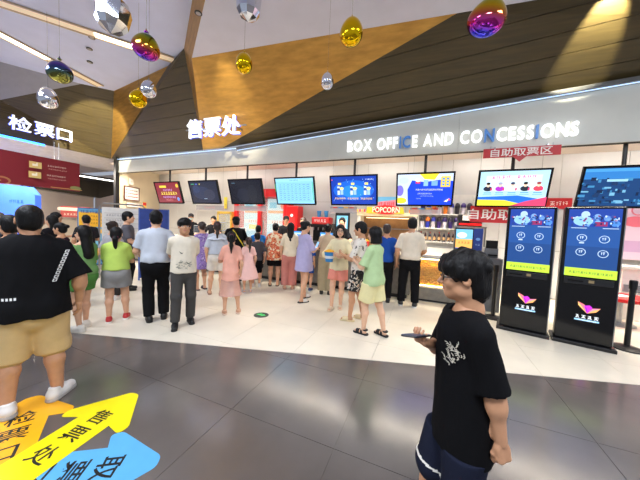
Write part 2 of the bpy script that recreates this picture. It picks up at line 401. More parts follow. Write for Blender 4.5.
# scale the run of letters to its real length
k = 4.13/wid
for o in sgn:
    o.location.x *= k; o.scale.x = k
t = thing('letter_sign', 'blue-haloed white characters for the ticket office on the gold wedge', 'sign', (-6.08, 5.12, 3.98), math.radians(4))
letters(t, '售票处', 0.52, LETW, 0, 0.06, 0.05, 0.006, name='character', sx=1.08)
MB().box((0.86, 0.06, 0), (1.9, 0.03, 0.03)).build('bracket', STEEL, t)
for x in (0.2, 1.5): MB().box((x, 0.2, 0), (0.02, 0.3, 0.02)).build('bracket', STEEL, t)
t = thing('letter_sign', 'blue-haloed white characters for ticket check on the dark wood panel', 'sign', (-10.28, 3.24, 3.95), math.radians(88))
letters(t, '检票口', 0.40, LETW, 0, 0.06, 0.05, 0.006, name='character', sx=1.1)
for x in (0.2, 1.2): MB().box((x, 0.18, 0), (0.02, 0.32, 0.02)).build('bracket', STEEL, t)
for o in list(bpy.data.objects):
    if o.name.startswith('character'):
        h = link('halo', o.data.copy(), o, (0, 0.045, 0)); h.data.materials[0] = HALO; h.scale = (1.035, 0.15, 1.035)
MB().box((-10.76, 2.9, 3.615), (0.06, 2.4, 0.05)).build('light_strip', mat('led_blue', (60, 140, 255), 0.5, emit=4, var=0), bpy.data.objects['wall_left_upper'])
# red hanging banner
RB = (126, 24, 36)
t = thing('hanging_banner', 'dark red hanging information banner with cream icons below the ticket check sign', 'banner', (-10.0, 1.9, 2.30), math.radians(88.5))
MB().box((1.33, 0.02, 0.41), (2.68, 0.03, 0.84)).build('board', mat('banner_red', RB, 0.5), t)
c = Canvas(); c.rect(1.33, 0.41, 2.66, 0.82, RB)
for px in (0.1, 1.55):
    for pz in (0.3, 0.56):
        c.rect(px+0.12, pz, 0.24, 0.17, (226, 196, 120)); c.rect(px+0.10, pz, 0.08, 0.06, (250, 240, 215)); c.rect(px+0.15, pz+0.02, 0.03, 0.09, (250, 240, 215))
        c.glyphs(px+0.55, pz+0.04, 8, 0.045, (235, 215, 200), seed=int(px*10+pz*9)); c.glyphs(px+0.56, pz-0.05, 10, 0.035, (215, 170, 160), seed=3)
c.ell(1.05, 0.05, 0.16, 0.10, (170, 110, 70)); c.ell(1.05, 0.04, 0.12, 0.07, RB)
c.ell(2.5, 0.06, 0.13, 0.06, (140, 150, 90)); c.rect(2.3, 0.015, 0.7, 0.02, (200, 150, 90)); c.ell(0.75, 0.04, 0.3, 0.03, (214, 170, 90))
c.build('print', P_MATTE, t, (0, 0.002, 0))
for x in (0.5, 2.1, 2.2): MB().tube([(x, 0.02, 0.83), (x, 0.02, 1.32)], 0.008, 6).build('hanger', STEEL, t)
# red pick-up signs
REDS = (196, 30, 34)
def red_sign(loc, w_, h_, txt, n, label, tab, size, hang):
    t = thing('hanging_sign', label, 'sign', loc)
    MB().box((0, 0.015, 0), (w_, 0.025, h_)).build('board', mat('sign_red', REDS, 0.4), t)
    c = Canvas(); c.rect(0, 0, w_-0.01, h_-0.01, REDS); c.text(txt, 0, 0, size, (245, 235, 225), 0.012, sx=1.25)
    c.build('print', P_MATTE, t, (0, 0.0, 0))
    if tab:
        for x in (-0.4, 0.4): MB().box((x, 0.075, h_/2+0.02), (0.02, 0.13, 0.03)).build('bracket', STEEL, t)
        MB().prism([(-0.1, 0.003, -h_/2+0.001), (0.1, 0.003, -h_/2+0.001), (0, 0.003, -h_/2-0.09)], (0, 0.025, 0)).build('pointer', mat('sign_red', REDS), t)
    for x in (-w_*0.4, w_*0.4): MB().tube([(x, 0.015, h_/2), (x, 0.015, h_/2+hang)], 0.005, 6).build('hanger', STEEL, t)
red_sign((1.52, 5.80, 3.07), 1.17, 0.17, '自助取票区', 5, 'red self-service ticket sign with a pointer hanging from the fascia', True, 0.155, 0.05)
red_sign((1.52, 6.35, 1.95), 1.30, 0.35, '自助取票区', 5, 'larger red self-service ticket sign partly hidden behind a kiosk', False, 0.235, 1.43)
t = thing('wall_sign', 'small red wall notice between the two kiosks', 'sign', (2.95, 8.0, 2.35))
MB().box((0, 0.012, 0), (0.5, 0.02, 0.26)).build('board', mat('sign_red', REDS), t)
Canvas().glyphs(0, 0, 3, 0.11, (240, 225, 215), 5).build('print', P_MATTE, t)
# ------------------------------------------------------------------ hanging televisions
def tv(i, label, draw, emit=None):
    x = -8.55+1.575*i+0.59
    t = thing('television', label, 'television', (x, 5.92, 2.78), 0, 'televisions hung over the counter')
    W, H = 1.16, 0.72; tilt = math.radians(17)
    R = Matrix.Rotation(tilt, 3, 'X')
    # screen plane hinged at the top edge: bottom goes away from the viewer
    body = MB().box((0, 0.03, -H/2), (W, 0.05, H), 0, None).box((0, 0.07, -H/2), (W*0.6, 0.05, H*0.6))
    b = body.build('casing', mat('matte_black', (12, 12, 13), 0.7, var=0, spec=0.15), t, rot=(tilt, 0, 0), bevel=0.006)
    c = Canvas(); draw(c, W-0.05, H-0.06)
    c.build('screen', emit or P_SCREEN, t, (0, 0.001*math.sin(tilt)+(H/2)*math.sin(tilt)-0.0, -(H/2)*math.cos(tilt)), (tilt, 0, 0))
    # frame bars
    f = MB().box((0, 0.0, -0.014), (W+0.002, 0.016, 0.036)).box((0, 0.0, -H+0.014), (W+0.002, 0.016, 0.036)).box((-W/2+0.016, 0, -H/2), (0.034, 0.016, H)).box((W/2-0.016, 0, -H/2), (0.034, 0.016, H))
    f.build('bezel', mat('matte_black', (12, 12, 13), 0.7, var=0, spec=0.15), t, rot=(tilt, 0, 0))
    MB().tube([(0, 0.16, -0.1), (0, 0.16, 0.76)], 0.03, 10).build('pole', BLACK, t)
    MB().box((0, 0.16, -0.12), (0.16, 0.1, 0.12)).build('bracket', BLACK, t)
    MB().box((0, 0.16, 0.755), (0.16, 0.16, 0.012)).build('ceiling_plate', BLACK, t)
def d1(c, w_, h_):
    c.rect(0, 0, w_, h_, (120, 14, 40)); c.rect(-0.2, 0.2, 0.32, 0.07, (235, 200, 60)); c.ell(0.46, 0.22, 0.06, 0.06, (225, 185, 60))
    c.glyphs(0.0, 0.09, 6, 0.07, (200, 150, 210), 1); c.glyphs(0.05, -0.02, 7, 0.1, (250, 225, 90), 2); c.glyphs(0.05, -0.14, 8, 0.07, (190, 150, 220), 3)
    c.glyphs(0.05, -0.23, 7, 0.045, (215, 120, 130), 4); c.ell(0.48, -0.2, 0.05, 0.06, (90, 140, 220))
def d2(c, w_, h_):
    c.rect(0, 0, w_, h_, (15, 26, 52))
    c.ell(-0.1, -0.02, 0.36, 0.2, (22, 38, 70)); c.ell(0.2, -0.08, 0.22, 0.17, (34, 42, 66)); c.ell(-0.3, 0.1, 0.15, 0.12, (26, 46, 84))
    c.rect(-0.42, 0.25, 0.12, 0.03, (60, 150, 110)); c.rect(-0.27, 0.25, 0.08, 0.03, (70, 100, 190)); c.ell(-0.13, 0.25, 0.02, 0.02, (190, 190, 90))
    c.rect(0.02, -0.2, 0.12, 0.015, (150, 170, 200))
def d3(c, w_, h_):
    c.rect(0, 0, w_, h_, (13, 18, 32)); c.ell(-0.1, -0.1, 0.22, 0.2, (22, 28, 44)); c.ell(0.22, -0.05, 0.16, 0.24, (20, 25, 38)); c.rect(-0.4, 0.25, 0.12, 0.02, (70, 100, 120))
def d4(c, w_, h_):
    c.rect(0, 0, w_, h_, (136, 200, 240)); c.rect(0, h_*0.43, w_, h_*0.1, (150, 212, 245))
    c.glyphs(0, h_*0.43, 6, 0.04, (70, 130, 190), 1)
    for i in range(9): c.rect(0, 0.2-i*0.055, w_*0.86, 0.004, (90, 150, 205))
    for j in range(9): c.rect(-0.46+j*0.115, -0.02, 0.004, 0.44, (100, 160, 210))
    R = random.Random(4)
    for i in range(8):
        for j in range(8): c.rect(-0.40+j*0.115, 0.172-i*0.055, R.uniform(0.03, 0.08), 0.012, (70, 120, 180))
    c.rect(0.54, 0, 0.02, h_*0.7, (70, 190, 110)); c.rect(-0.54, 0.1, 0.015, 0.2, (70, 190, 110))
def d5(c, w_, h_):
    c.rect(0, 0, w_, h_, (14, 58, 168)); c.ell(0, 0, 0.5, 0.24, (22, 96, 206)); c.ell(0, -0.02, 0.3, 0.15, (36, 130, 226))
    R = random.Random(2)
    for i in range(26): c.ell(R.uniform(-.53, .53), R.uniform(-.26, .26), 0.008, 0.008, (140, 210, 255), 6)
    for x in (-0.33, 0.0, 0.33):
        c.rect(x-0.03, 0.0, 0.06, 0.2, (206, 226, 245)); c.rect(x-0.03, 0.03, 0.06, 0.06, (40, 70, 150)); c.rect(x+0.05, -0.03, 0.07, 0.14, (150, 190, 230)); c.ell(x+0.05, 0.05, 0.05, 0.035, (240, 225, 140))
        c.rect(x, 0.16, 0.08, 0.05, (240, 220, 110)); c.glyphs(x, -0.19, 5, 0.05, (250, 214, 60), 3)
    c.glyphs(0.4, 0.26, 6, 0.03, (210, 230, 255), 4); c.ell(-0.5, 0.26, 0.015, 0.015, (230, 80, 60))
def d6(c, w_, h_):
    c.rect(0, 0, w_, h_, (22, 66, 226)); c.poly([(-w_/2, h_/2), (w_/2, h_/2), (w_/2, 0.17), (0.3, 0.2), (0.0, 0.16), (-0.25, 0.2), (-0.34, 0.0), (-0.32, -h_/2), (-w_/2, -h_/2)], (200, 220, 250))
    c.poly([(-0.1, h_/2), (0.28, h_/2), (0.2, 0.2), (0.0, 0.22)], (245, 220, 50)); c.ell(-0.5, -0.02, 0.08, 0.12, (120, 110, 220)); c.ell(-0.47, -0.24, 0.12, 0.07, (245, 220, 50)); c.ell(-0.42, 0.2, 0.1, 0.07, (190, 205, 245))
    c.rect(-0.13, 0.16, 0.09, 0.06, (220, 40, 60)); c.ell(-0.13, 0.2, 0.05, 0.04, (235, 235, 240)); c.rect(0.03, 0.14, 0.09, 0.13, (140, 190, 230)); c.rect(0.2, 0.13, 0.12, 0.1, (120, 170, 225))
    c.rect(0.41, 0.16, 0.18, 0.22, (240, 205, 40))
    for a in (-0.04, 0.04):
        for b in (-0.06, 0, 0.06): c.rect(0.41+a, 0.16+b, 0.05, 0.04, (90, 140, 220))
    c.glyphs(0.1, 0.0, 14, 0.035, (235, 240, 255), 1); c.glyphs(0.02, -0.08, 9, 0.03, (200, 215, 255), 2); c.glyphs(0.06, -0.13, 11, 0.022, (170, 195, 255), 3); c.glyphs(-0.1, -0.18, 4, 0.022, (170, 195, 255), 6)
    c.poly([(0.4, -0.24), (0.5, -0.17), (0.46, -0.25)], (245, 245, 250)); c.ell(0.5, -0.2, 0.02, 0.02, (235, 60, 90))
def d7(c, w_, h_):
    c.rect(0, 0, w_, h_, (176, 220, 246)); c.rect(0, 0.1, w_*0.8, 0.3, (205, 232, 250))
    for i in range(9):
        if i == 4: continue
        c.glyphs(-0.32+i*0.08, 0.22, 1, 0.065, (225, 30, 130), i)
    for i, (col, hd) in enumerate((((40, 44, 60), (30, 26, 26)), ((170, 50, 190), (160, 160, 190)), ((245, 245, 250), (50, 60, 90)), ((36, 44, 56), (30, 30, 30)), ((235, 70, 90), (150, 60, 60)))):
        x = -0.40+i*0.2
        c.ell(x, 0.0, 0.075, 0.05, col); c.ell(x, 0.075, 0.033, 0.045, (240, 205, 180)); c.ell(x, 0.1, 0.034, 0.025, hd); c.ell(x+0.06, -0.01, 0.015, 0.03, (220, 60, 110))
        c.rect(x, -0.08, 0.13, 0.016, (70, 150, 210)); c.rect(x, -0.115, 0.15, 0.012, (110, 170, 220))
    c.poly([(-w_/2, -0.16), (0.1, -0.13), (w_/2, -0.22), (w_/2, -h_/2), (-w_/2, -h_/2)], (40, 110, 220))
    c.poly([(-w_/2, -0.21), (-0.1, -0.22), (0.3, -h_/2), (-w_/2, -h_/2)], (230, 225, 60)); c.poly([(0.0, -h_/2), (0.25, -0.24), (w_/2, -0.16), (w_/2, -h_/2)], (225, 70, 110))
def d8(c, w_, h_):
    c.rect(0, 0, w_, h_, (20, 60, 110)); c.rect(0, 0.22, w_, 0.16, (46, 120, 190)); c.rect(0, 0.29, w_, 0.05, (70, 150, 215))
    R = random.Random(9)
    for i in range(90):
        z = R.uniform(-0.3, 0.16); v = R.choice(((14, 34, 66), (30, 80, 130), (60, 130, 180), (110, 170, 205), (22, 50, 90)))
        c.rect(R.uniform(-0.54, 0.5), z, R.uniform(0.02, 0.1), R.uniform(0.02, 0.06), v)
    c.rect(-0.12, 0.12, 0.26, 0.04, (150, 200, 225))
for i, (lb, dr) in enumerate((
    ('hanging television showing a crimson screen with yellow and white text', d1),
    ('hanging television with a dark navy screen and small coloured icons', d2),
    ('hanging television with an almost black screen', d3),
    ('hanging television showing a pale blue timetable grid', d4),
    ('hanging television showing three snack offers on deep blue', d5),
    ('hanging television showing a blue offer with yellow and lilac shapes', d6),
    ('hanging television showing five portraits under a magenta headline', d7),
    ('hanging television showing a blue picture of a city', d8))): tv(i, lb, dr)
# ------------------------------------------------------------------ balloons / hanging ornaments
def iri(name, ramp=((50, 70, 235), (225, 40, 190), (235, 70, 60), (245, 200, 30), (205, 200, 40), (90, 160, 90))):
    if name in MATS: return MATS[name]
    M = bpy.data.materials.new(name); MATS[name] = M; M.use_nodes = True
    N = M.node_tree.nodes; L = M.node_tree.links; b = N['Principled BSDF']; b.inputs['Metallic'].default_value = 1; b.inputs['Roughness'].default_value = 0.1
    tc = N.new('ShaderNodeTexCoord'); sp = N.new('ShaderNodeSeparateXYZ'); L.new(tc.outputs['Generated'], sp.inputs[0])
    r = N.new('ShaderNodeValToRGB'); e = r.color_ramp.elements
    e[0].position = 0.05; e[0].color = rgb(ramp[0]); e[1].position = 0.95; e[1].color = rgb(ramp[5])
    for p, q in ((0.22, ramp[1]), (0.42, ramp[2]), (0.62, ramp[3]), (0.8, ramp[4])):
        x = e.new(p); x.color = rgb(q)
    L.new(sp.outputs['Z'], r.inputs[0]); L.new(r.outputs[0], b.inputs['Base Color'])
    return M
SILV = mat('mirror_silver', (226, 228, 236), 0.05, 1.0, var=0); GOLDM = mat('mirror_gold', (240, 196, 20), 0.07, 1.0, var=0); IRI = iri('iridescent_foil', ((60, 60, 210), (205, 50, 170), (205, 90, 70), (200, 160, 30), (170, 170, 40), (80, 120, 80))); IRI2 = iri('dark_iridescent_foil', ((150, 150, 70), (90, 110, 90), (60, 80, 130), (90, 60, 150), (50, 60, 120), (40, 50, 90)))
def drop(kind, loc, R, ztop, label, tilt=0.0, facet=False):
    asp = 1.0 if kind[0] == 'i' else 1.18
    t = thing('hanging_ornament', label, 'ornament', loc, random.uniform(0, 6), 'mirror drops hung from the ceiling')
    n = 9 if facet else 28
    prof = []
    for i in range(9 if facet else 19):
        a = -PI/2+PI*i/(8 if facet else 18)
        r = math.cos(a)*(1.0-0.16*math.sin(a)) if not facet else math.cos(a)*(1.0+0.12*math.sin(a))
        prof.append((max(R*r, 0.001), R*asp*math.sin(a)))
    if facet: prof = [prof[q] for q in (0, 2, 3, 5, 6, 8)]
    bd = MB().lathe(prof, n=n)
    o = bd.build('drop', {'s': SILV, 'g': GOLDM, 'i': IRI, 'i2': IRI2}[kind], t, smooth=not facet)
    if not facet:                                   # dented foil shape
        for v in o.data.vertices:
            a = math.atan2(v.co.y, v.co.x); q = 1+0.07*math.cos(2*a+1)*max(0, 1-abs(v.co.z)/R*0.7)
            v.co.x *= q; v.co.y *= q
    o.rotation_euler = (tilt, tilt*0.7, 0)
    MB().lathe([(0.02*R/0.15, R*1.12), (0.028*R/0.15, R*1.2), (0.012*R/0.15, R*1.32), (0.004, R*1.5)], n=10).build('cap', {'s': STEEL, 'g': GOLDM, 'i': IRI, 'i2': IRI2}[kind], t, smooth=True)
    MB().tube([(0, 0, R*1.45), (0, 0, ztop-loc[2])], 0.0022, 5).build('cord', mat('clear_cord', (190, 190, 190), 0.3, alpha=0.35), t)
for kd, loc, R, zt, lb, tl, fc in (
    ('s', (-2.72, 1.50, 3.36), 0.142, 5.4, 'large faceted silver glass drop hung over the grey floor', 0.1, True),
    ('i', (-3.07, 2.03, 3.5), 0.135, 5.4, 'iridescent pink and yellow drop beside the large faceted silver one', 0.35, False),
    ('i2', (-5.49, 2.28, 3.8), 0.16, 5.4, 'iridescent dark violet drop hung under the ceiling light', 0.2, False),
    ('s', (-6.93, 2.70, 3.8), 0.165, 5.4, 'silver drop in front of the ticket check panel', 0.1, False),
    ('s', (-4.60, 3.09, 3.8), 0.125, 5.4, 'silver drop touching shoulders with a gold one', 0.15, False),
    ('g', (-5.0, 3.17, 3.73), 0.135, 5.4, 'small gold drop hung in front of the narrow gold wedge', 0.1, False),
    ('s', (-1.83, 2.26, 3.8), 0.135, 5.0, 'faceted silver drop under the white ceiling', 0.1, True),
    ('g', (-2.51, 3.03, 3.8), 0.12, 5.0, 'gold drop in front of the wide gold wedge near the ceiling corner', 0.12, False),
    ('g', (-0.93, 2.96, 3.8), 0.128, 5.0, 'gold drop close under the edge of the white ceiling', 0.1, False),
    ('s', (-1.55, 3.81, 3.8), 0.105, 5.0, 'small silver drop against the dark wood wedge', 0.0, False),
    ('i', (0.46, 3.23, 3.8), 0.17, 5.0, 'iridescent yellow and magenta drop against the dark wood', 0.25, False)): drop(kd, loc, R, zt, lb, tl, fc)
# ------------------------------------------------------------------ counter
STONE = mat('counter_stone', (128, 122, 112), 0.4, var=0.1, scale=12)
TOPM = mat('counter_top', (206, 200, 190), 0.25, var=0.05, scale=6)
ct = thing('service_counter', 'long grey stone service counter with a pale top', 'counter', (-4.5, 6.0, 0))
for i in range(8):
    a = -10.1+i*1.24; b = a+1.235
    if b > -0.2: b = -0.25
    MB().box(((a+b)/2+4.5, 0.33, 0.52), (b-a, 0.6, 0.86)).build('front_panel', STONE, ct)
MB().box((-0.66, 0.34, 0.045), (9.7, 0.52, 0.09)).build('plinth', BLACK, ct)
MB().box((-0.66, 0.32, 0.98), (9.76, 0.74, 0.06)).build('worktop', TOPM, ct, bevel=0.008)
pc = thing('popcorn_counter', 'counter section with a lit glass case full of yellow popcorn', 'counter', (0.42, 6.0, 0))
MB().box((0, 0.33, 0.18), (1.28, 0.6, 0.26)).build('base', STONE, pc); MB().box((0, 0.34, 0.025), (1.28, 0.52, 0.05)).build('plinth', BLACK, pc)
MB().box((0, 0.32, 0.99), (1.3, 0.74, 0.08)).build('worktop', TOPM, pc, bevel=0.008)
MB().box((0, 0.60, 0.63), (1.26, 0.03, 0.64)).build('back', mat('warm_white', (250, 236, 205), 0.5), pc)
for x in (-0.62, 0.0, 0.62): MB().box((x, 0.05, 0.63), (0.03, 0.03, 0.64)).build('post', STEEL, pc)
CG = mat('case_glass', (240, 245, 245), 0.05, var=0.0, alpha=0.05, spec=0.3)
MB().box((-0.31, 0.045, 0.63), (0.59, 0.008, 0.64)).build('pane', CG, pc); MB().box((0.31, 0.045, 0.63), (0.59, 0.008, 0.64)).build('pane', CG, pc)
MB().box((0, 0.07, 0.935), (1.2, 0.03, 0.02)).build('lamp', mat('led_case', (255, 225, 150), 0.5, emit=14, var=0), pc)
MB().box((0, 0.075, 0.352), (1.2, 0.012, 0.012)).build('lamp', mat('led_case', (255, 225, 150)), pc)  # extra glowing strip added low in the case to brighten the popcorn
MB().box((0, 0.05, 0.325), (1.28, 0.05, 0.03)).build('rail', mat('cream_trim', (240, 225, 190), 0.4), pc)
R_ = random.Random(3); pm = MB()
for i in range(1500):
    x = R_.uniform(-0.6, 0.6); y = R_.uniform(0.09, 0.3); z = 0.36+(0.5+0.03*math.sin(x*9))*(R_.random())+0.0
    if y > 0.14 and z < 0.8: y = R_.uniform(0.085, 0.13)
    s = R_.uniform(0.014, 0.024)
    a = [R_.uniform(-s, s)*0.4 for _ in range(6)]
    pm.add([(x+s, y, z), (x-s, y+a[0], z), (x, y+s, z+a[1]), (x+a[2], y-s, z), (x, y, z+s), (x+a[3], y, z-s)], [(0, 2, 4), (2, 1, 4), (1, 3, 4), (3, 0, 4), (2, 0, 5), (1, 2, 5), (3, 1, 5), (0, 3, 5)])
pm.box((0, 0.36, 0.58), (1.22, 0.42, 0.44))
setp(pm.build('popcorn', mat('popcorn', (255, 188, 44), 0.6, var=0.08, scale=30), pc), None, None, None, 'stuff')
# back counter and machines
bc = thing('back_counter', 'white back counter along the tiled wall', 'counter', (-2.0, 7.73, 0))
for i in range(3): MB().box((-1.18+i*1.18, 0, 0.45), (1.17, 0.55, 0.86)).build('cabinet', WHITE_P, bc)
MB().box((0, 0, 0.91), (3.5, 0.58, 0.05)).build('worktop', TOPM, bc)
# red drinks cooler
fr = thing('drinks_cooler', 'red framed drinks cooler with two lit glass doors', 'cooler', (-5.26, 7.42, 0))
MB().box((0, 0.36, 1.3), (2.1, 0.08, 2.6)).build('back', RED_P, fr)
MB().box((0, 0.14, 2.58), (2.1, 0.52, 0.26)).build('header', RED_P, fr, bevel=0.01); MB().box((0, 0.14, 0.2), (2.1, 0.5, 0.4)).build('base', RED_P, fr)
for x in (-1.0, 0.0, 1.0): MB().box((x, 0.12, 1.42), (0.12, 0.46, 2.1)).build('upright', RED_P, fr)
for sx in (-0.5, 0.5):
    c = Canvas(); c.rect(0, 0, 0.86, 2.0, (196, 226, 232)); c.rect(0, 0.55, 0.8, 0.1, (240, 150, 60)); c.rect(0, 0.2, 0.8, 0.12, (240, 235, 225)); c.rect(0.05, 0.0, 0.5, 0.16, (240, 220, 80)); c.rect(-0.2, 0.78, 0.3, 0.2, (90, 190, 220)); c.ell(0.22, 0.76, 0.13, 0.12, (240, 120, 90)); c.rect(0, -0.4, 0.8, 0.5, (150, 205, 225)); c.glyphs(0, 0.2, 5, 0.09, (220, 90, 60), 2)
    c.build('door_print', P_GLOW, fr, (sx, 0.28, 1.42)); MB().box((sx, 0.0, 1.42), (0.86, 0.02, 2.0)).build('pane', GLASS, fr)
    MB().box((sx-0.38*(1 if sx > 0 else -1), -0.02, 1.4), (0.025, 0.03, 0.5)).build('handle', STEEL, fr)
rp = thing('red_cabinet', 'tall red promotional cabinet beside the drinks cooler', 'cabinet', (-3.99, 7.3, 0))
MB().box((0, 0.2, 1.08), (0.40, 0.42, 2.16)).build('body', RED_P, rp, bevel=0.02)
c = Canvas(); c.rect(0, 0.45, 0.24, 0.5, (225, 50, 50)); c.ell(0, 0.75, 0.05, 0.05, (245, 245, 245)); c.rect(0, 0.35, 0.2, 0.05, (250, 230, 200)); c.rect(-0.05, 0.0, 0.14, 0.3, (235, 235, 235)); c.glyphs(0, 0.2, 2, 0.09, (245, 220, 200), 1)
c.build('print', P_MATTE, rp, (0, -0.012, 1.1))
# gold framed oven display
gd = thing('display_case', 'gold framed glass snack warmer behind the counter', 'display case', (-6.66, 7.40, 0.902))
GF = mat('gold_frame', (226, 186, 84), 0.35, 0.5)
for x in (-0.3, 0.3): MB().box((x, 0, 0.5), (0.07, 0.4, 1.0)).build('frame', GF, gd)
MB().box((0, 0, 0.98), (0.66, 0.4, 0.08)).build('frame', GF, gd); MB().box((0, 0, 0.04), (0.66, 0.4, 0.08)).build('frame', GF, gd)
for z in (0.33, 0.62): MB().box((0, 0.02, z), (0.53, 0.34, 0.02)).build('shelf', STEEL, gd)
MB().box((0, 0.18, 0.5), (0.54, 0.02, 0.86)).build('back', mat('warm_white', (250, 236, 205)), gd); MB().box((0, -0.19, 0.5), (0.54, 0.01, 0.86)).build('pane', GLASS, gd)
MB().box((-0.42, 0, 0.0), (0.02, 0.02, 0.02)).build('foot', STEEL, gd)
st = thing('snack_stand', 'low white cabinet under the gold framed warmer', 'cabinet', (-6.66, 7.40, 0))
MB().box((0, 0, 0.47), (0.64, 0.46, 0.86)).build('body', WHITE_P, st); MB().box((0, -0.235, 0.5), (0.03, 0.02, 0.3)).build('handle', STEEL, st)
# soda machine
sm = thing('drinks_machine', 'black drinks machine with a red lit header panel', 'machine', (-3.1, 7.74, 0.937))
MB().box((0, 0, 0.06), (0.72, 0.5, 0.12)).build('drip_tray', STEEL, sm); MB().box((0, 0.16, 0.4), (0.68, 0.2, 0.6)).build('body', BLACK, sm); MB().box((0, 0.0, 0.62), (0.7, 0.44, 0.1)).build('head', BLACK, sm)
MB().box((0, -0.02, 0.78), (0.62, 0.34, 0.24)).build('header', RED_P, sm, bevel=0.03)
Canvas().rect(0, 0, 0.55, 0.18, (225, 40, 36)).glyphs(0, 0, 4, 0.1, (250, 235, 225), 8).build('header_print', P_GLOW, sm, (0, -0.196, 0.78))
for x in (-0.24, -0.08, 0.08, 0.24): MB().tube([(x, -0.14, 0.58), (x, -0.14, 0.48)], 0.02, 8).build('tap', STEEL, sm)
for x in (-0.15, 0.1): MB().lathe([(0.05, 0), (0.075, 0.2), (0.0751, 0.205)], (x, 0.05, 0.9), 14).build('cup', mat('blue_cup', (60, 150, 215), 0.5), sm)
# digital poster stand
ds = thing('digital_display', 'slim black upright display with a pale blue screen', 'display', (-2.27, 7.2, 0.0))
MB().box((0, 0.05, 1.05), (0.44, 0.07, 1.9)).build('casing', BLACK, ds, bevel=0.01); MB().box((0, 0.05, 0.04), (0.5, 0.3, 0.08)).build('base', BLACK, ds)
c = Canvas(); c.rect(0, 0, 0.34, 0.72, (120, 190, 225)); c.rect(0, 0.1, 0.26, 0.3, (220, 235, 245)); c.ell(0.03, 0.0, 0.08, 0.12, (230, 150, 110)); c.rect(0, -0.27, 0.3, 0.1, (40, 90, 160))
c.build('screen', P_SCREEN, ds, (0, 0.012, 1.52))
# popcorn booth
pb = thing('popcorn_booth', 'lit popcorn booth with a red and yellow POPCORN header', 'booth', (-1.12, 7.72, 0.937))
for x in (-0.72, 0.84): MB().box((x, 0, 0.5), (0.09, 0.5, 1.0)).build('upright', WHITE_P, pb)
MB().box((0.06, 0.24, 0.5), (1.6, 0.03, 1.0)).build('back', mat('booth_brown', (170, 128, 84), 0.5), pb)
MB().box((0.06, 0, 1.03), (1.68, 0.55, 0.09)).build('header', mat('cream_trim', (240, 225, 190)), pb)
MB().box((0.05, 0.02, 0.93), (1.2, 0.08, 0.02)).build('lamp', mat('led_booth', (255, 230, 180), 0.5, emit=2.0, var=0), pb)
MB().box((0.06, 0.1, 0.62), (1.5, 0.24, 0.025)).build('shelf', STEEL, pb)
MB().lathe([(0.2, 0.42), (0.22, 0.5), (0.2, 0.62), (0.06, 0.66)], (-0.2, 0.0, 0.0), 18).build('kettle', STEEL, pb, smooth=True)
c = Canvas(); c.poly([(-0.42, -0.05), (0.5, -0.05), (0.46, 0.07), (-0.40, 0.07)], (238, 196, 40)); c.ell(0.06, 0.02, 0.34, 0.085, (222, 30, 24)); c.text('POPCORN', 0.06, 0.02, 0.14, (255, 240, 200), 0.02)
for i in range(5): c.rect(-0.7+0.06*i, 0.0, 0.04, 0.05, ((230, 60, 60), (250, 200, 60))[i % 2])
c.rect(0.72, 0.0, 0.24, 0.06, (240, 130, 40))
hp = c.build('header_print', print_mat('print_header', 1.1, 0.4), pb, (-0.02, -0.30, 1.12)); hp.scale = (1.15, 1, 1.5)
c = Canvas(); c.rect(0, 0, 0.55, 0.40, (245, 150, 170)); c.poly([(-0.27, 0.05), (0.27, 0.12), (0.27, 0.2), (-0.27, 0.2)], (110, 190, 235)); c.poly([(-0.27, -0.2), (0.27, -0.2), (0.27, -0.1), (-0.27, -0.06)], (250, 190, 80)); c.glyphs(0, 0.0, 4, 0.1, (225, 40, 60), 3)
c.build('topper_print', P_MATTE, pb, (0.06, -0.252, 1.32)); MB().box((0.06, -0.235, 1.3), (0.57, 0.03, 0.44)).build('topper', WHITE_P, pb)
for i, (x, z) in enumerate(((-0.5, 0.0), (0.35, 0.0), (0.6, 0.0))):
    t = thing('popcorn_bucket', 'red striped popcorn bucket standing in the booth', 'bucket', (-1.12+x, 7.62, 0.939), 0, 'buckets in the popcorn booth')
    MB().lathe([(0.07, 0), (0.1, 0.22), (0.1005, 0.225)], n=16).build('tub', RED_P, t, smooth=False)
    MB().lathe([(0.095, 0.215), (0.08, 0.26), (0.03, 0.28)], n=10).build('popcorn', mat('popcorn', (250, 196, 60)), t)
# tumbler shelf
sh = thing('display_shelf', 'white two-tier shelf of souvenir tumblers on the tiled wall', 'shelf', (0.46, 7.6, 0))
MB().box((0, 0.22, 1.7), (1.34, 0.03, 1.7)).build('back', WHITE_P, sh)
for x in (-0.66, 0.66): MB().box((x, 0.1, 1.25), (0.03, 0.26, 2.5)).build('side', WHITE_P, sh)
for z in (1.26, 1.62, 2.0): MB().box((0, 0.1, z), (1.3, 0.26, 0.03)).build('shelf', WHITE_P, sh)
MB().box((0, 0.1, 0.55), (1.3, 0.26, 1.1)).build('base', WHITE_P, sh)
cols = [(60, 40, 110), (44, 70, 190), (238, 120, 30), (40, 36, 46), (240, 130, 40), (50, 60, 180), (40, 36, 46), (66, 44, 120), (58, 52, 70)]
cn = {0: 'dark purple', 1: 'blue', 2: 'orange', 3: 'black', 4: 'orange', 5: 'blue', 6: 'black', 7: 'violet', 8: 'charcoal'}
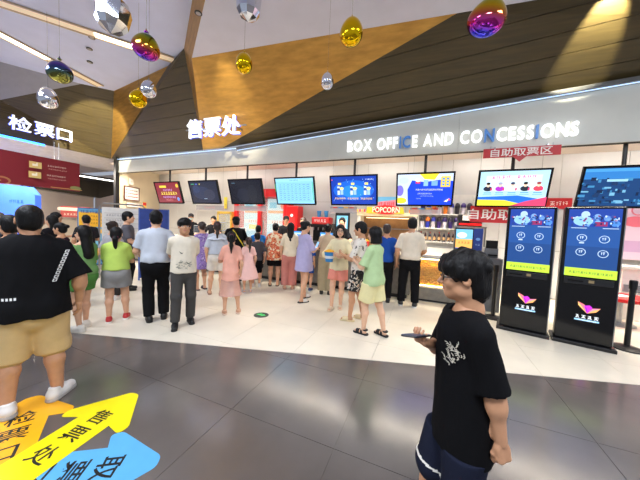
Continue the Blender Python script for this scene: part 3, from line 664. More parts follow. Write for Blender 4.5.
for row, (zb, hh) in enumerate(((2.016, 0.3), (1.636, 0.3))):
    for i in range(9):
        j = (i+row*3) % 9; x = 0.46-0.56+i*0.14
        nm = cn[j]
        t = thing('tumbler', nm+' souvenir tumbler with a domed lid on the '+('upper' if row == 0 else 'lower')+' tier of the white shelf', 'tumbler', (x, 7.67, zb), 0, 'souvenir tumblers')
        body = mat('tumbler_%d' % ((j+row) % 9), cols[(j+row*2) % 9], 0.35)
        MB().lathe([(0.04, 0), (0.05, 0.16), (0.052, 0.165)], n=14).build('cup', mat('tumbler_white', (220, 214, 226), 0.3) if (i+row) % 2 else body, t)
        MB().lathe([(0.055, 0.16), (0.056, 0.2), (0.045, 0.25), (0.02, 0.272)], n=14).build('lid', mat('tumblerlid_%d' % j, cols[j], 0.3), t, smooth=True)
        MB().tube([(0.0, 0, 0.26), (0.012, 0, 0.30)], 0.007, 6).build('straw', WHITE_P, t)
        t.scale = (1.1, 1.1, 1.1)
for i in range(11):
    t = thing('bottle', 'small '+('plum', 'brown', 'navy')[i % 3]+' drink bottle with a '+('red', 'pale')[i % 2]+' cap in the row under the tumblers', 'bottle', (-0.11+i*0.115, 7.66, 1.276), 0, 'bottles under the tumblers')
    MB().lathe([(0.035, 0), (0.037, 0.15), (0.015, 0.2), (0.015, 0.225)], n=12).build('glass', mat('bottle_%d' % (i % 3), ((44, 26, 40), (60, 30, 24), (30, 30, 60))[i % 3], 0.2), t, smooth=True)
    MB().lathe([(0.017, 0.22), (0.017, 0.25), (0.01, 0.252)], n=10).build('cap', mat('cap_%d' % (i % 2), ((200, 40, 40), (220, 200, 190))[i % 2], 0.4), t)
    MB().lathe([(0.0385, 0.04), (0.0386, 0.12)], n=12).build('paper_label', mat('bottle_label', (214, 170, 120), 0.6), t)
# clear hanging menu strips under the televisions
STRIPM = mat('acrylic_strip', (206, 200, 200), 0.2, var=0.02, alpha=0.45)
for x0, x1, lb in ((-6.95, -5.8, 'frosted acrylic screen strip hung beneath the navy television'), (-5.4, -4.25, 'frosted acrylic screen strip hung beneath the black television'), (-2.3, -1.6, 'short frosted acrylic strip hung beneath the deep blue snack television'), (-0.36, 0.28, 'frosted acrylic strip hung beneath the blue and yellow offer television')):
    t = thing('acrylic_strip', lb, 'screen', ((x0+x1)/2, 6.25, 1.98), 0, 'acrylic strips over the counter')
    MB().box((0, 0, 0), (x1-x0, 0.015, 0.15)).build('sheet', STRIPM, t)
    for q in (-0.45, 0.45): MB().tube([(q*(x1-x0), 0, 0.07), (q*(x1-x0), 0, 1.56)], 0.004, 5).build('hanger', STEEL, t)
    if x0 > -3:
        c = Canvas()
        for i in range(4): c.rect(-0.22+i*0.145, 0.0, 0.11, 0.03, ((230, 60, 50), (90, 160, 220), (245, 190, 60))[i % 3])
        c.build('print', P_MATTE, t, (0, -0.01, 0.06))
    else:
        c = Canvas(); c.glyphs(0, 0, 7, 0.06, (190, 110, 120), 3); c.build('print', P_MATTE, t, (0, -0.01, 0))
# tills on the counter
TL = ['white till monitor on the counter end nearest the cream side wall', 'white till monitor on the counter before the gold framed warmer', 'white till monitor on the counter before the red drinks cooler', 'lit blue till monitor on the counter before the drinks machine', 'lit blue till monitor on the counter before the slim upright display']
for i, (x, on) in enumerate(((-8.6, 0), (-6.9, 0), (-5.2, 0), (-3.3, 1), (-2.4, 1))):
    t = thing('till_monitor', TL[i], 'monitor', (x, 6.32, 1.012), 0.15, 'tills on the counter')
    MB().lathe([(0.11, 0), (0.11, 0.012), (0.03, 0.02)], n=16).build('base', STEEL, t); MB().tube([(0, 0.03, 0.015), (0, 0.03, 0.2)], 0.016, 8).build('stem', STEEL, t)
    MB().box((0, 0.0, 0.26), (0.36, 0.03, 0.25)).build('casing', BLACK if on else WHITE_P, t, bevel=0.006)
    c = Canvas(); c.rect(0, 0, 0.33, 0.22, (70, 150, 235) if on else (60, 66, 78)); c.rect(0, 0.05, 0.28, 0.04, (190, 220, 250) if on else (90, 96, 105)); c.rect(-0.06, -0.04, 0.14, 0.06, (120, 190, 245) if on else (80, 84, 92))
    c.build('screen', P_SCREEN if on else P_MATTE, t, (0, -0.018, 0.26))
# wall posters
def poster(name, loc, rotz, w_, h_, draw, label, frame=None, cat='poster', m_=None):
    t = thing(name, label, cat, loc, rotz)
    MB().box((0, 0.012, 0), (w_, 0.02, h_)).build('board', WHITE_P, t)
    c = Canvas(); draw(c, w_, h_); c.build('print', m_ or P_MATTE, t)
    if frame:
        f = 0.03
        for q in (-1, 1):
            MB().box((q*w_/2, 0.0, 0), (f, 0.03, h_+f)).build('frame', frame, t); MB().box((0, 0.0, q*h_/2), (w_+f, 0.03, f)).build('frame', frame, t)
    return t
def dp1(c, w_, h_):
    c.rect(0, 0, w_, h_, (244, 240, 234))
    for i in range(3):
        for j in range(6): c.rect(-0.26+j*0.1, 0.12-i*0.12, 0.07, 0.04, (216, 60, 60) if i else (110, 80, 70))
poster('framed_notice', (-10.56, 6.48, 2.48), math.radians(110), 0.72, 0.5, dp1, 'framed white notice with red text on the cream side wall', mat('brown_frame', (110, 60, 50), 0.4), 'notice')
poster('paper_notice', (-10.57, 6.55, 2.05), math.radians(110), 0.66, 0.16, lambda c, w_, h_: (c.rect(0, 0, w_, h_, (240, 232, 222)), c.glyphs(0, 0, 6, 0.07, (216, 60, 60), 3)), 'narrow paper notice in red letters beneath the framed notice', None, 'notice')
poster('wall_panel_box', (-10.55, 6.45, 2.93), math.radians(110), 0.2, 0.22, lambda c, w_, h_: (c.rect(0, 0, w_, h_, (232, 224, 212)), c.rect(0, 0, 0.1, 0.08, (205, 196, 184))), 'small white switch box above the framed notice', None, 'switch box')
poster('wall_sticker', (-10.80, 7.12, 2.02), math.radians(110), 0.2, 0.4, lambda c, w_, h_: (c.rect(0, 0, w_, h_, (245, 205, 60)), c.rect(0, 0.12, w_, 0.12, (225, 50, 40)), c.glyphs(0, -0.05, 2, 0.06, (180, 60, 30), 2)), 'yellow and red sticker on the cream side wall', None, 'sticker')
poster('wall_sticker', (-7.35, 8.0, 2.3), 0, 0.16, 0.45, lambda c, w_, h_: (c.rect(0, 0, w_, h_, (240, 226, 70)), c.rect(0, -0.1, 0.1, 0.1, (220, 200, 60))), 'plain yellow sticker on the tiled wall', None, 'sticker')
# ------------------------------------------------------------------ display boards by the left end
BLUEB = mat('blue_panel', (36, 62, 140), 0.5)
wbd = thing('whiteboard', 'white notice board on a chrome frame stand', 'whiteboard', (-7.55, 4.42, 0), math.radians(58))
MB().tube([(-0.5, 0, 0.02), (-0.5, 0, 1.8), (-0.42, 0, 1.9), (0.42, 0, 1.9), (0.5, 0, 1.8), (0.5, 0, 0.02)], 0.022, 10).build('frame', STEEL, wbd)
MB().box((0, 0, 1.2), (0.9, 0.025, 1.2)).build('board', WHITE_P, wbd)
c = Canvas()
for i in range(6): c.rect(0, 1.65-i*0.13, 0.8, 0.012, (190, 186, 180)); c.glyphs(-0.2, 1.6-i*0.13, 6, 0.05, (150, 146, 150), i)
c.build('print', P_MATTE, wbd, (0, -0.016, 0))
for x in (-0.5, 0.5): MB().box((x, 0, 0.02), (0.05, 0.6, 0.04)).build('foot', STEEL, wbd)
yb = thing('information_board', 'standing board with orange and blue printed blocks', 'board', (-8.95, 4.45, 0), math.radians(62))
MB().box((0, 0.03, 0.95), (0.72, 0.04, 1.66)).build('board', BLUEB, yb); MB().box((0, 0.05, 0.06), (0.9, 0.45, 0.12)).build('foot', STEEL, yb)
c = Canvas(); c.rect(0, 0, 0.70, 1.62, (96, 158, 200)); c.rect(0, 0.5, 0.66, 0.42, (244, 186, 40)); c.rect(0, 0.16, 0.5, 0.12, (244, 190, 60)); c.rect(-0.1, -0.1, 0.5, 0.2, (120, 190, 215)); c.rect(0, -0.45, 0.66, 0.25, (244, 176, 40)); c.glyphs(0, 0.72, 6, 0.09, (40, 80, 140), 1)
for i in range(3): c.glyphs(0, 0.6-0.1*i, 9, 0.05, (150, 100, 20), i)
c.build('print', P_MATTE, yb, (0, 0.006, 0.95))
bb = thing('folding_panel', 'plain blue standing panel behind the queue', 'panel', (-6.38, 4.45, 0), math.radians(54))
MB().box((0, 0, 0.92), (0.6, 0.04, 1.74)).build('panel', BLUEB, bb, bevel=0.01); MB().tube([(-0.31, 0, 0.0), (-0.31, 0, 1.8), (0.31, 0, 1.8), (0.31, 0, 0.0)], 0.02, 8).build('frame', mat('blue_frame', (70, 100, 170), 0.4), bb)
rbx = poster('wall_poster', (-12.62, 5.68, 1.68), math.radians(65), 0.85, 0.42, lambda c, w_, h_: (c.rect(0, 0, w_, h_, (150, 60, 56)), c.rect(0, 0.1, 1.0, 0.12, (210, 180, 160)), c.glyphs(0, -0.1, 8, 0.08, (220, 190, 170), 2)), 'dull red notice board standing in the corridor', None, 'board')
for x in (-0.5, 0.5): MB().tube([(x, 0.03, -0.25), (x, 0.03, -1.65)], 0.02, 8).build('leg', STEEL, rbx)
# blue glowing portal at the far left
po = thing('light_portal', 'glowing blue ticket gate portal in the corridor', 'portal', (-13.68, 4.22, 0), math.radians(22))
PORT = mat('portal_blue', (58, 102, 232), 0.4, emit=0.65, var=0.1, scale=1.5)
MB().prism([(-1.6, 0, 0), (1.0, 0, 0), (1.0, 0, 2.2), (0.75, 0, 2.48), (-1.6, 0, 2.62)], (0, 0.2, 0)).build('panel', PORT, po)
Canvas().glyphs(0.35, 1.95, 4, 0.12, (40, 100, 210), 4).build('print', P_SCREEN, po, (0, -0.004, 0))
MB().box((-0.45, -0.03, 1.25), (0.08, 0.06, 2.5)).build('frame', mat('portal_edge', (60, 190, 255), 0.4, emit=2.0, var=0), po)
# ------------------------------------------------------------------ ticket kiosks
def kiosk(loc, rz, label, seed):
    t = thing('ticket_kiosk', label, 'kiosk', loc, rz, 'self-service ticket kiosks')
    MB().box((0, 0.13, 1.02), (0.60, 0.17, 1.94)).build('body', BLACK, t, bevel=0.012)
    MB().box((0, 0.14, 0.025), (0.66, 0.4, 0.05)).build('base', BLACK, t, bevel=0.008)
    MB().box((0, 0.032, 1.02), (0.585, 0.03, 1.92)).build('front_glass', GLOSSBLK, t, bevel=0.004)
    MB().box((0.305, 0.13, 1.02), (0.012, 0.15, 1.9)).build('side_trim', STEEL, t)
    c = Canvas(); W, H = 0.52, 0.96
    c.rect(0, 0, W, H, (24, 66, 128)); c.rect(0, 0.1, W, 0.3, (28, 76, 146))
    c.rect(0, H/2-0.125, W, 0.25, (22, 58, 150))
    R = random.Random(5)
    for q in range(18):
        v = R.choice(((120, 170, 225), (60, 110, 190), (180, 205, 235), (40, 70, 150), (30, 40, 90)))
        c.ell(R.uniform(-0.2, 0.2), H/2-R.uniform(0.1, 0.2), R.uniform(0.015, 0.045), R.uniform(0.015, 0.04), v)
    c.ell(-0.11, H/2-0.17, 0.1, 0.07, (140, 190, 235)); c.ell(-0.09, H/2-0.08, 0.045, 0.05, (170, 200, 235)); c.ell(0.03, H/2-0.11, 0.035, 0.04, (120, 160, 215)); c.ell(0.12, H/2-0.13, 0.03, 0.04, (90, 130, 200)); c.rect(0.07, H/2-0.21, 0.12, 0.06, (140, 40, 90)); c.ell(0.2, H/2-0.2, 0.05, 0.04, (70, 130, 210))
    for q in range(46):
        v = R.choice(((100, 150, 215), (50, 95, 180), (190, 212, 238), (30, 56, 120), (18, 30, 76), (140, 60, 110)))
        x_ = R.uniform(-0.23, 0.23); c.ell(x_, H/2-R.uniform(0.09+0.1*abs(x_), 0.235), R.uniform(0.006, 0.018), R.uniform(0.005, 0.02), v, 8)
    c.rect(-0.15, H/2-0.27, 0.16, 0.008, (190, 210, 235)); c.rect(0.16, H/2-0.27, 0.15, 0.008, (190, 210, 235))
    for x, z in ((-0.11, 0.07), (0.11, 0.06), (-0.11, -0.13), (0.11, -0.14)):
        c.ring(x, z, 0.052, 0.007, (190, 215, 240)); c.glyphs(x, z+0.005, 1, 0.045, (200, 222, 245), 3)
    c.rect(-0.11, 0.0, 0.05, 0.014, (200, 222, 245))
    c.rect(0, -H/2+0.06, W, 0.12, (188, 226, 60)); c.glyphs(0, -H/2+0.06, 11, 0.036, (50, 90, 60), 6)
    c.build('screen', P_SCREEN, t, (0, 0.0135, 1.475))
    MB().box((0, 0.012, 0.925), (0.5, 0.02, 0.085)).build('slot_panel', mat('dark_grey', (30, 30, 33), 0.3), t, bevel=0.004)
    MB().box((0.03, -0.002, 0.93), (0.055, 0.014, 0.04)).build('card_reader', mat('reader_tan', (150, 130, 96), 0.4), t)
    MB().box((-0.13, 0.0, 0.925), (0.16, 0.012, 0.02)).build('slot', GLOSSBLK, t)
    c = Canvas()
    c.poly([(-0.1, 0.11), (-0.03, 0.0), (0.0, -0.045), (-0.03, 0.075)], (240, 120, 130)); c.poly([(-0.1, 0.11), (-0.095, 0.06), (-0.0, -0.045), (-0.03, 0.0)], (250, 190, 110))
    c.poly([(-0.035, 0.06), (0.02, 0.075), (0.05, 0.045), (0.0, -0.045)], (200, 40, 220)); c.poly([(-0.035, 0.06), (0.0, 0.02), (0.0, -0.045)], (150, 20, 200))
    c.poly([(0.0, -0.045), (0.05, 0.03), (0.13, 0.05), (0.09, -0.01)], (250, 170, 100)); c.poly([(0.0, -0.045), (0.06, 0.01), (0.13, 0.05), (0.05, 0.035)], (240, 130, 170))
    c.glyphs(0, -0.10, 4, 0.05, (245, 250, 255), seed, 1.25); c.rect(0, -0.145, 0.25, 0.022, (150, 200, 245)); c.glyphs(0, -0.145, 12, 0.014, (245, 250, 255), 3)
    c.build('logo', print_mat('print_logo', 1.3, 0.4), t, (0.02, 0.0125, 0.52))
kiosk((1.50, 4.93, 0), math.radians(-14), 'black self-service ticket kiosk beside the red-topped belt post', 2)
kiosk((2.17, 4.78, 0), math.radians(-14), 'black self-service ticket kiosk beside the free-standing black post', 2)
t = thing('pedestal', 'narrow brushed steel pedestal between the two kiosks', 'pedestal', (1.835, 5.42, 0))
MB().box((0, 0.0, 0.55), (0.07, 0.14, 1.1)).build('column', STEEL, t, bevel=0.006); MB().box((0, 0, 0.03), (0.1, 0.22, 0.06)).build('foot', STEEL, t); MB().box((0, -0.01, 1.15), (0.09, 0.16, 0.1)).build('head', WHITE_P, t, bevel=0.01)
# small self-service terminal and printers right of the popcorn case
t = thing('order_terminal', 'countertop ordering terminal with a bright screen and navy side panel', 'terminal', (0.79, 5.98, 1.032))
MB().box((-0.05, 0.05, 0.36), (0.34, 0.05, 0.5)).build('casing', BLACK, t, bevel=0.008); MB().box((0.2, 0.06, 0.36), (0.16, 0.06, 0.5)).build('side_panel', BLUEB, t); MB().box((0, 0.12, 0.05), (0.3, 0.22, 0.1)).build('base', BLACK, t)
c = Canvas(); c.rect(0, 0, 0.3, 0.44, (120, 190, 235)); c.rect(0, -0.08, 0.3, 0.2, (246, 180, 90)); c.ell(-0.04, 0.1, 0.09, 0.06, (230, 240, 250)); c.glyphs(0, -0.05, 4, 0.05, (225, 90, 40), 2); c.rect(0, -0.19, 0.3, 0.06, (60, 110, 190))
c.build('screen', P_SCREEN, t, (-0.05, 0.022, 0.36))
Canvas().ell(0, 0.03, 0.04, 0.03, (120, 170, 225)).glyphs(0, -0.08, 2, 0.04, (160, 190, 230), 1).build('side_print', P_MATTE, t, (0.2, 0.027, 0.36))
t = thing('ticket_printer', 'black and white ticket printer with a red front strip behind the terminal', 'printer', (0.98, 7.25, 1.7))
MB().box((0, 0, 0.14), (0.5, 0.3, 0.28)).build('body', BLACK, t, bevel=0.01); MB().box((0, -0.155, 0.2), (0.34, 0.02, 0.12)).build('label_plate', WHITE_P, t); MB().box((0, -0.155, 0.05), (0.48, 0.02, 0.05)).build('strip', RED_P, t)
Canvas().ell(0, 0, 0.05, 0.04, (190, 50, 50)).build('print', P_MATTE, t, (0, -0.167, 0.2))
t = thing('printer_stand', 'grey steel stand under the ticket printer', 'stand', (1.0, 7.25, 0))
for x in (-0.3, 0.3):
    for y in (-0.15, 0.15): MB().box((x, y, 0.84), (0.04, 0.04, 1.68)).build('leg', STEEL, t)
for z in (0.4, 0.95, 1.685): MB().box((0, 0, z), (0.66, 0.36, 0.03)).build('shelf', STEEL, t)
t = thing('card_machine', 'grey card machine on the steel cabinet beside the kiosk', 'machine', (1.24, 6.1, 1.062))
MB().box((0, 0.05, 0.1), (0.24, 0.24, 0.2)).build('body', mat('mid_grey', (120, 122, 126), 0.4), t, bevel=0.015); MB().box((0, -0.05, 0.27), (0.2, 0.04, 0.16)).build('screen_housing', BLACK, t); MB().box((0.02, -0.09, 0.06), (0.16, 0.05, 0.03)).build('paper_slot', BLACK, t)
t = thing('steel_cabinet', 'grey steel cabinet at the end of the counter', 'cabinet', (1.26, 6.2, 0))
MB().box((0, 0, 0.53), (0.34, 0.5, 1.06)).build('body', mat('mid_grey', (120, 122, 126)), t, bevel=0.01); MB().box((0.1, -0.26, 0.6), (0.02, 0.02, 0.2)).build('handle', STEEL, t)
# belt posts
def post(loc, label, red):
    t = thing('belt_post', label, 'post', loc, 0)
    MB().lathe([(0.17, 0), (0.17, 0.02), (0.12, 0.035), (0.03, 0.05)], n=24).build('base', BLACK, t, smooth=False)
    MB().tube([(0, 0, 0.04), (0, 0, 0.9)], 0.032, 14).build('pole', BLACK, t); MB().lathe([(0.042, 0.86), (0.042, 0.97), (0.03, 0.985)], n=14).build('head', BLACK, t)
    if red:
        MB().prism([(-0.02, -0.03, 0.94), (-0.06, 0.34, 0.94), (-0.06, 0.34, 0.89), (-0.02, -0.03, 0.89)], (0.01, 0, 0)).build('belt', RED_P, t)
    return t
post((2.74, 4.98, 0), 'free-standing black belt post on a round base', False)
post((1.24, 5.55, 0), 'black belt post with a red belt beside the ticket kiosk', True)
# right end: red round table with papers, pale poster, white counter
t = thing('round_table', 'small red round table with white papers on it', 'table', (3.35, 6.35, 0))
MB().lathe([(0.36, 0.46), (0.38, 0.48), (0.38, 0.52), (0.35, 0.535)], n=28).build('top', RED_P, t, smooth=False)
MB().tube([(0, 0, 0.03), (0, 0, 0.47)], 0.04, 12).build('stem', STEEL, t); MB().lathe([(0.22, 0), (0.22, 0.02), (0.05, 0.04)], n=20).build('base', STEEL, t)
t = setp(MB().box((0, 0, 0.003), (0.3, 0.22, 0.006)).build('paper_sheet', WHITE_P, None, (3.28, 6.28, 0.537), (0, 0, 0.3)), 'white sheets of paper on the red round table', 'paper')
poster('wall_poster', (4.55, 7.9, 1.75), 0, 1.3, 1.3, lambda c, w_, h_: (c.rect(0, 0, w_, h_, (226, 196, 214)), c.ell(-0.25, 0.2, 0.25, 0.12, (226, 110, 130)), c.ell(0.2, -0.1, 0.3, 0.3, (238, 220, 232)), c.rect(-0.2, -0.35, 0.5, 0.25, (200, 160, 196)), c.ring(-0.25, 0.45, 0.12, 0.03, (230, 120, 140))), 'pale pink and lilac poster on the tiled wall right of the kiosks')
t = thing('reception_desk', 'low white desk with a grey shelf behind the red table', 'desk', (4.5, 7.0, 0))
MB().box((0, 0, 0.5), (1.9, 0.5, 0.98)).build('body', WHITE_P, t); MB().box((0, -0.02, 1.01), (2.0, 0.6, 0.05)).build('top', TOPM, t); MB().box((0, -0.26, 0.62), (1.86, 0.03, 0.14)).build('shelf_edge', mat('mid_grey', (120, 122, 126)), t)
# ------------------------------------------------------------------ floor graphics
def arrow(origin, dirn, w_sh, w_hd, back, head, col, txt, z, label, toff, tsz):
    d = Vector((dirn[0], dirn[1], 0)).normalized(); n = Vector((-d.y, d.x, 0))
    t = thing('floor_arrow', label, 'floor sticker', (origin[0], origin[1], 0.0), math.atan2(d.y, d.x)-PI/2, 'floor arrows')
    # outline with rounded corners, local +y along the arrow
    P = [(-w_sh, -back), (w_sh, -back), (w_sh, 0), (w_hd, -0.04), (w_hd+0.02, 0.03), (0.04, head), (-0.04, head), (-w_hd-0.02, 0.03), (-w_hd, -0.04), (-w_sh, 0)]
    pts = []
    for i in range(len(P)):
        a, b, c_ = (Vector(P[i-1]), Vector(P[i]), Vector(P[(i+1) % len(P)]))
        r = 0.0 if i in (0, 1, 2, 9) else 0.032
        if r == 0: pts.append(b); continue
        p0 = b+(a-b).normalized()*min(r, (a-b).length*0.45); p1 = b+(c_-b).normalized()*min(r, (c_-b).length*0.45)
        for q in range(5):
            s = q/4; pts.append(p0*(1-s)**2+b*2*s*(1-s)+p1*s*s)
    MB().prism([(p.x, p.y, z) for p in pts], (0, 0, 0.0006)).build('sticker', mat('arrow_'+txt, col, 0.35, var=0.03, spec=0.4), t)
    for i, ch in enumerate(txt):
        V, F = text_geo(ch, 0.012)
        MB().add([(q[0]*tsz*1.05, toff-i*tsz*1.15+q[1]*tsz*0.95, z+0.0009) for q in V], F).build('character', mat('ink', (18, 18, 16), 0.5), t)
arrow((-1.80, 0.88), (0.83, 0.55), 0.155, 0.27, 1.2, 0.37, (92, 172, 224), '取票区', 0.0004, 'blue arrow sticker on the grey floor', 0.08, 0.165)
arrow((-2.68, 0.86), (-0.855, 0.52), 0.155, 0.28, 1.2, 0.36, (246, 176, 24), '检票口', 0.0014, 'orange arrow sticker under the shoes of the man in khaki shorts', 0.07, 0.165)
arrow((-2.235, 1.10), (-0.15, 0.985), 0.150, 0.28, 1.3, 0.34, (244, 224, 18), '售票处', 0.0024, 'yellow arrow sticker on the grey floor', 0.05, 0.15)
t = thing('exit_marker', 'round green glowing exit marker set in the cream floor', 'floor marker', (-2.49, 3.61, 0.0))
MB().lathe([(0.125, 0.0), (0.125, 0.003), (0.12, 0.004)], n=28).build('ring', mat('dark_grey', (30, 30, 33)), t)
c = Canvas(); c.ell(0, 0, 0.112, 0.112, (12, 40, 24)); c.poly([(-0.08, -0.025), (0.02, -0.025), (0.02, -0.055), (0.09, 0), (0.02, 0.055), (0.02, 0.025), (-0.08, 0.025)], (70, 235, 120)); c.rect(-0.04, 0.06, 0.05, 0.025, (70, 235, 120))
c.build('print', P_GLOW, t, (0, 0, 0.005), (-PI/2, 0, 0))
# ------------------------------------------------------------------ people: smooth-blended bodies meshed from distance fields
class Field:
    def __init__(s, lo, hi, h):
        s.h = h; s.lo = np.array(lo, float); n = np.ceil((np.array(hi)-s.lo)/h).astype(int)+2
        s.ax = [s.lo[i]+h*np.arange(n[i]) for i in range(3)]; s.d = np.ones(n, np.float32)
    def sub(s, lo, hi):
        sl = []; g = []
        for i in range(3):
            a = max(0, int((lo[i]-s.lo[i])/s.h)-2); b = min(len(s.ax[i]), int((hi[i]-s.lo[i])/s.h)+3)
            if b <= a: b = a
            sl.append(slice(a, b)); sh = [1, 1, 1]; sh[i] = -1; g.append(s.ax[i][a:b].reshape(sh))
        return tuple(sl), g
    def merge(s, sl, v, k):
        d = s.d[sl]
        if k > 0:
            t = np.clip(0.5+0.5*(d-v)/k, 0, 1); s.d[sl] = d*(1-t)+v*t-k*t*(1-t)
        else: s.d[sl] = np.minimum(d, v)
    def cone(s, a, b, ra, rb, k=0.03, flat=1.0, cap=False, capa=False, subtract=False):
        a = np.array(a, float); b = np.array(b, float); r = max(ra, rb); m_ = r*max(1, flat)+k+0.01
        sl, (x, y, z) = s.sub(np.minimum(a, b)-m_, np.maximum(a, b)+m_)
        if s.d[sl].size == 0: return
        f = 1.0/flat
        ab = (b-a)*np.array([1, f, 1]); L2 = ab @ ab
        px, py, pz = x-a[0], (y-a[1])*f, z-a[2]
        tt = (px*ab[0]+py*ab[1]+pz*ab[2])/L2; t = np.clip(tt, 0, 1)
        v = np.sqrt((px-ab[0]*t)**2+(py-ab[1]*t)**2+(pz-ab[2]*t)**2)-(ra+(rb-ra)*t)
        L = math.sqrt(L2)
        if cap: v = np.maximum(v, (tt-1)*L)
        if capa: v = np.maximum(v, -tt*L)
        if subtract: s.cut(sl, v, k)
        else: s.merge(sl, v, k)
    def cut(s, sl, v, k):
        d = s.d[sl]; v = -v
        if k > 0:
            t = np.clip(0.5-0.5*(d-v)/k, 0, 1); s.d[sl] = d*(1-t)+v*t+k*t*(1-t)
        else: s.d[sl] = np.maximum(d, v)
    def ell(s, c, r, k=0.02, rx=0.0, subtract=False):
        c = np.array(c, float); r = np.array(r, float); m_ = r.max()+k+0.01
        sl, (x, y, z) = s.sub(c-m_, c+m_)
        if s.d[sl].size == 0: return
        x, y, z = x-c[0], y-c[1], z-c[2]
        if rx:
            cs, sn = math.cos(rx), math.sin(rx); y, z = y*cs+z*sn, z*cs-y*sn
        k0 = np.sqrt((x/r[0])**2+(y/r[1])**2+(z/r[2])**2); k1 = np.sqrt((x/r[0]**2)**2+(y/r[1]**2)**2+(z/r[2]**2)**2)+1e-9
        v = k0*(k0-1)/k1
        if subtract: s.cut(sl, v, k)
        else: s.merge(sl, v, k)
    def plane(s, n, d):
        x, y, z = (s.ax[i].reshape([-1 if j == i else 1 for j in range(3)]) for i in range(3))
        s.d = np.maximum(s.d, (n[0]*x+n[1]*y+n[2]*z-d).astype(np.float32))
    def wrinkle(s, amp, f, seed, st=(1, 1, 1)):
        R = random.Random(seed)
        I = np.argwhere(np.abs(s.d) < 0.04)
        if not len(I): return
        P = np.stack([s.ax[i][I[:, i]]*st[i] for i in range(3)], 1)
        v = np.zeros(len(P))
        for q in range(5):
            d = np.array([R.gauss(0, 1) for _ in range(3)]); d /= np.linalg.norm(d); ff = f*R.uniform(0.6, 1.6)
            e = np.array([R.gauss(0, 1) for _ in range(3)]); e /= np.linalg.norm(e)
            v += np.sin(ff*(P @ d)+R.uniform(0, 6)+1.2*np.sin(ff*0.5*(P @ e)))
        s.d[I[:, 0], I[:, 1], I[:, 2]] += (amp*v/2.2).astype(np.float32)
    def mesh(s):
        d = s.d; S = d < 0
        c = sum(S[i:d.shape[0]-1+i, j:d.shape[1]-1+j, k:d.shape[2]-1+k].astype(np.int8) for i in (0, 1) for j in (0, 1) for k in (0, 1))
        A = (c > 0) & (c < 8); I = np.argwhere(A); idx = np.full(A.shape, -1, np.int64); idx[A] = np.arange(len(I))
        pos = np.zeros((len(I), 3)); w_ = np.zeros(len(I))
        cor = [(i, j, k) for i in (0, 1) for j in (0, 1) for k in (0, 1)]
        val = {q: d[I[:, 0]+q[0], I[:, 1]+q[1], I[:, 2]+q[2]] for q in cor}
        for q in cor:
            for ax in range(3):
                if q[ax] == 0:
                    p = list(q); p[ax] = 1; v0, v1 = val[q], val[tuple(p)]
                    m_ = (v0 < 0) != (v1 < 0); t = v0[m_]/(v0[m_]-v1[m_])
                    e = np.tile(np.array(q, float), (m_.sum(), 1)); e[:, ax] += t
                    pos[m_] += e; w_[m_] += 1
        V = s.lo+s.h*(I+pos/np.maximum(w_, 1)[:, None])
        Q = []
        for ax in range(3):
            u, v = [(1, 2), (2, 0), (0, 1)][ax]
            a0 = [slice(1, -1)]*3; a0[ax] = slice(0, -1); a1 = list(a0); a1[ax] = slice(1, None)
            s0, s1 = S[tuple(a0)], S[tuple(a1)]
            E_ = np.argwhere(s0 != s1); fl_ = s0[E_[:, 0], E_[:, 1], E_[:, 2]]
            off = np.ones(3, int); off[ax] = 0; E_ = E_+off
            def cell(du, dv):
                q = E_.copy(); q[:, u] -= du; q[:, v] -= dv; return idx[q[:, 0], q[:, 1], q[:, 2]]
            q = np.stack([cell(1, 1), cell(0, 1), cell(0, 0), cell(1, 0)], 1)
            q[~fl_] = q[~fl_][:, ::-1]; Q.append(q)
        F = np.concatenate(Q) if Q else np.zeros((0, 4), int)
        return V, F[(F >= 0).all(1)]
def mesh_obj(name, V, F, mats, parent, mi=None):
    me = bpy.data.meshes.new(name)
    me.vertices.add(len(V)); me.vertices.foreach_set('co', np.asarray(V, np.float32).ravel())
    me.loops.add(len(F)*4); me.loops.foreach_set('vertex_index', np.asarray(F, np.int32).ravel())
    me.polygons.add(len(F)); me.polygons.foreach_set('loop_start', np.arange(0, len(F)*4, 4, dtype=np.int32))
    try: me.polygons.foreach_set('loop_total', np.full(len(F), 4, np.int32))
    except Exception: pass
    for q in (mats if isinstance(mats, (list, tuple)) else [mats]): me.materials.append(q)
    if mi is not None: me.polygons.foreach_set('material_index', np.asarray(mi, np.int32))
    me.polygons.foreach_set('use_smooth', np.ones(len(F), bool))
    me.update(calc_edges=True); me.validate()
    return link(name, me, parent)
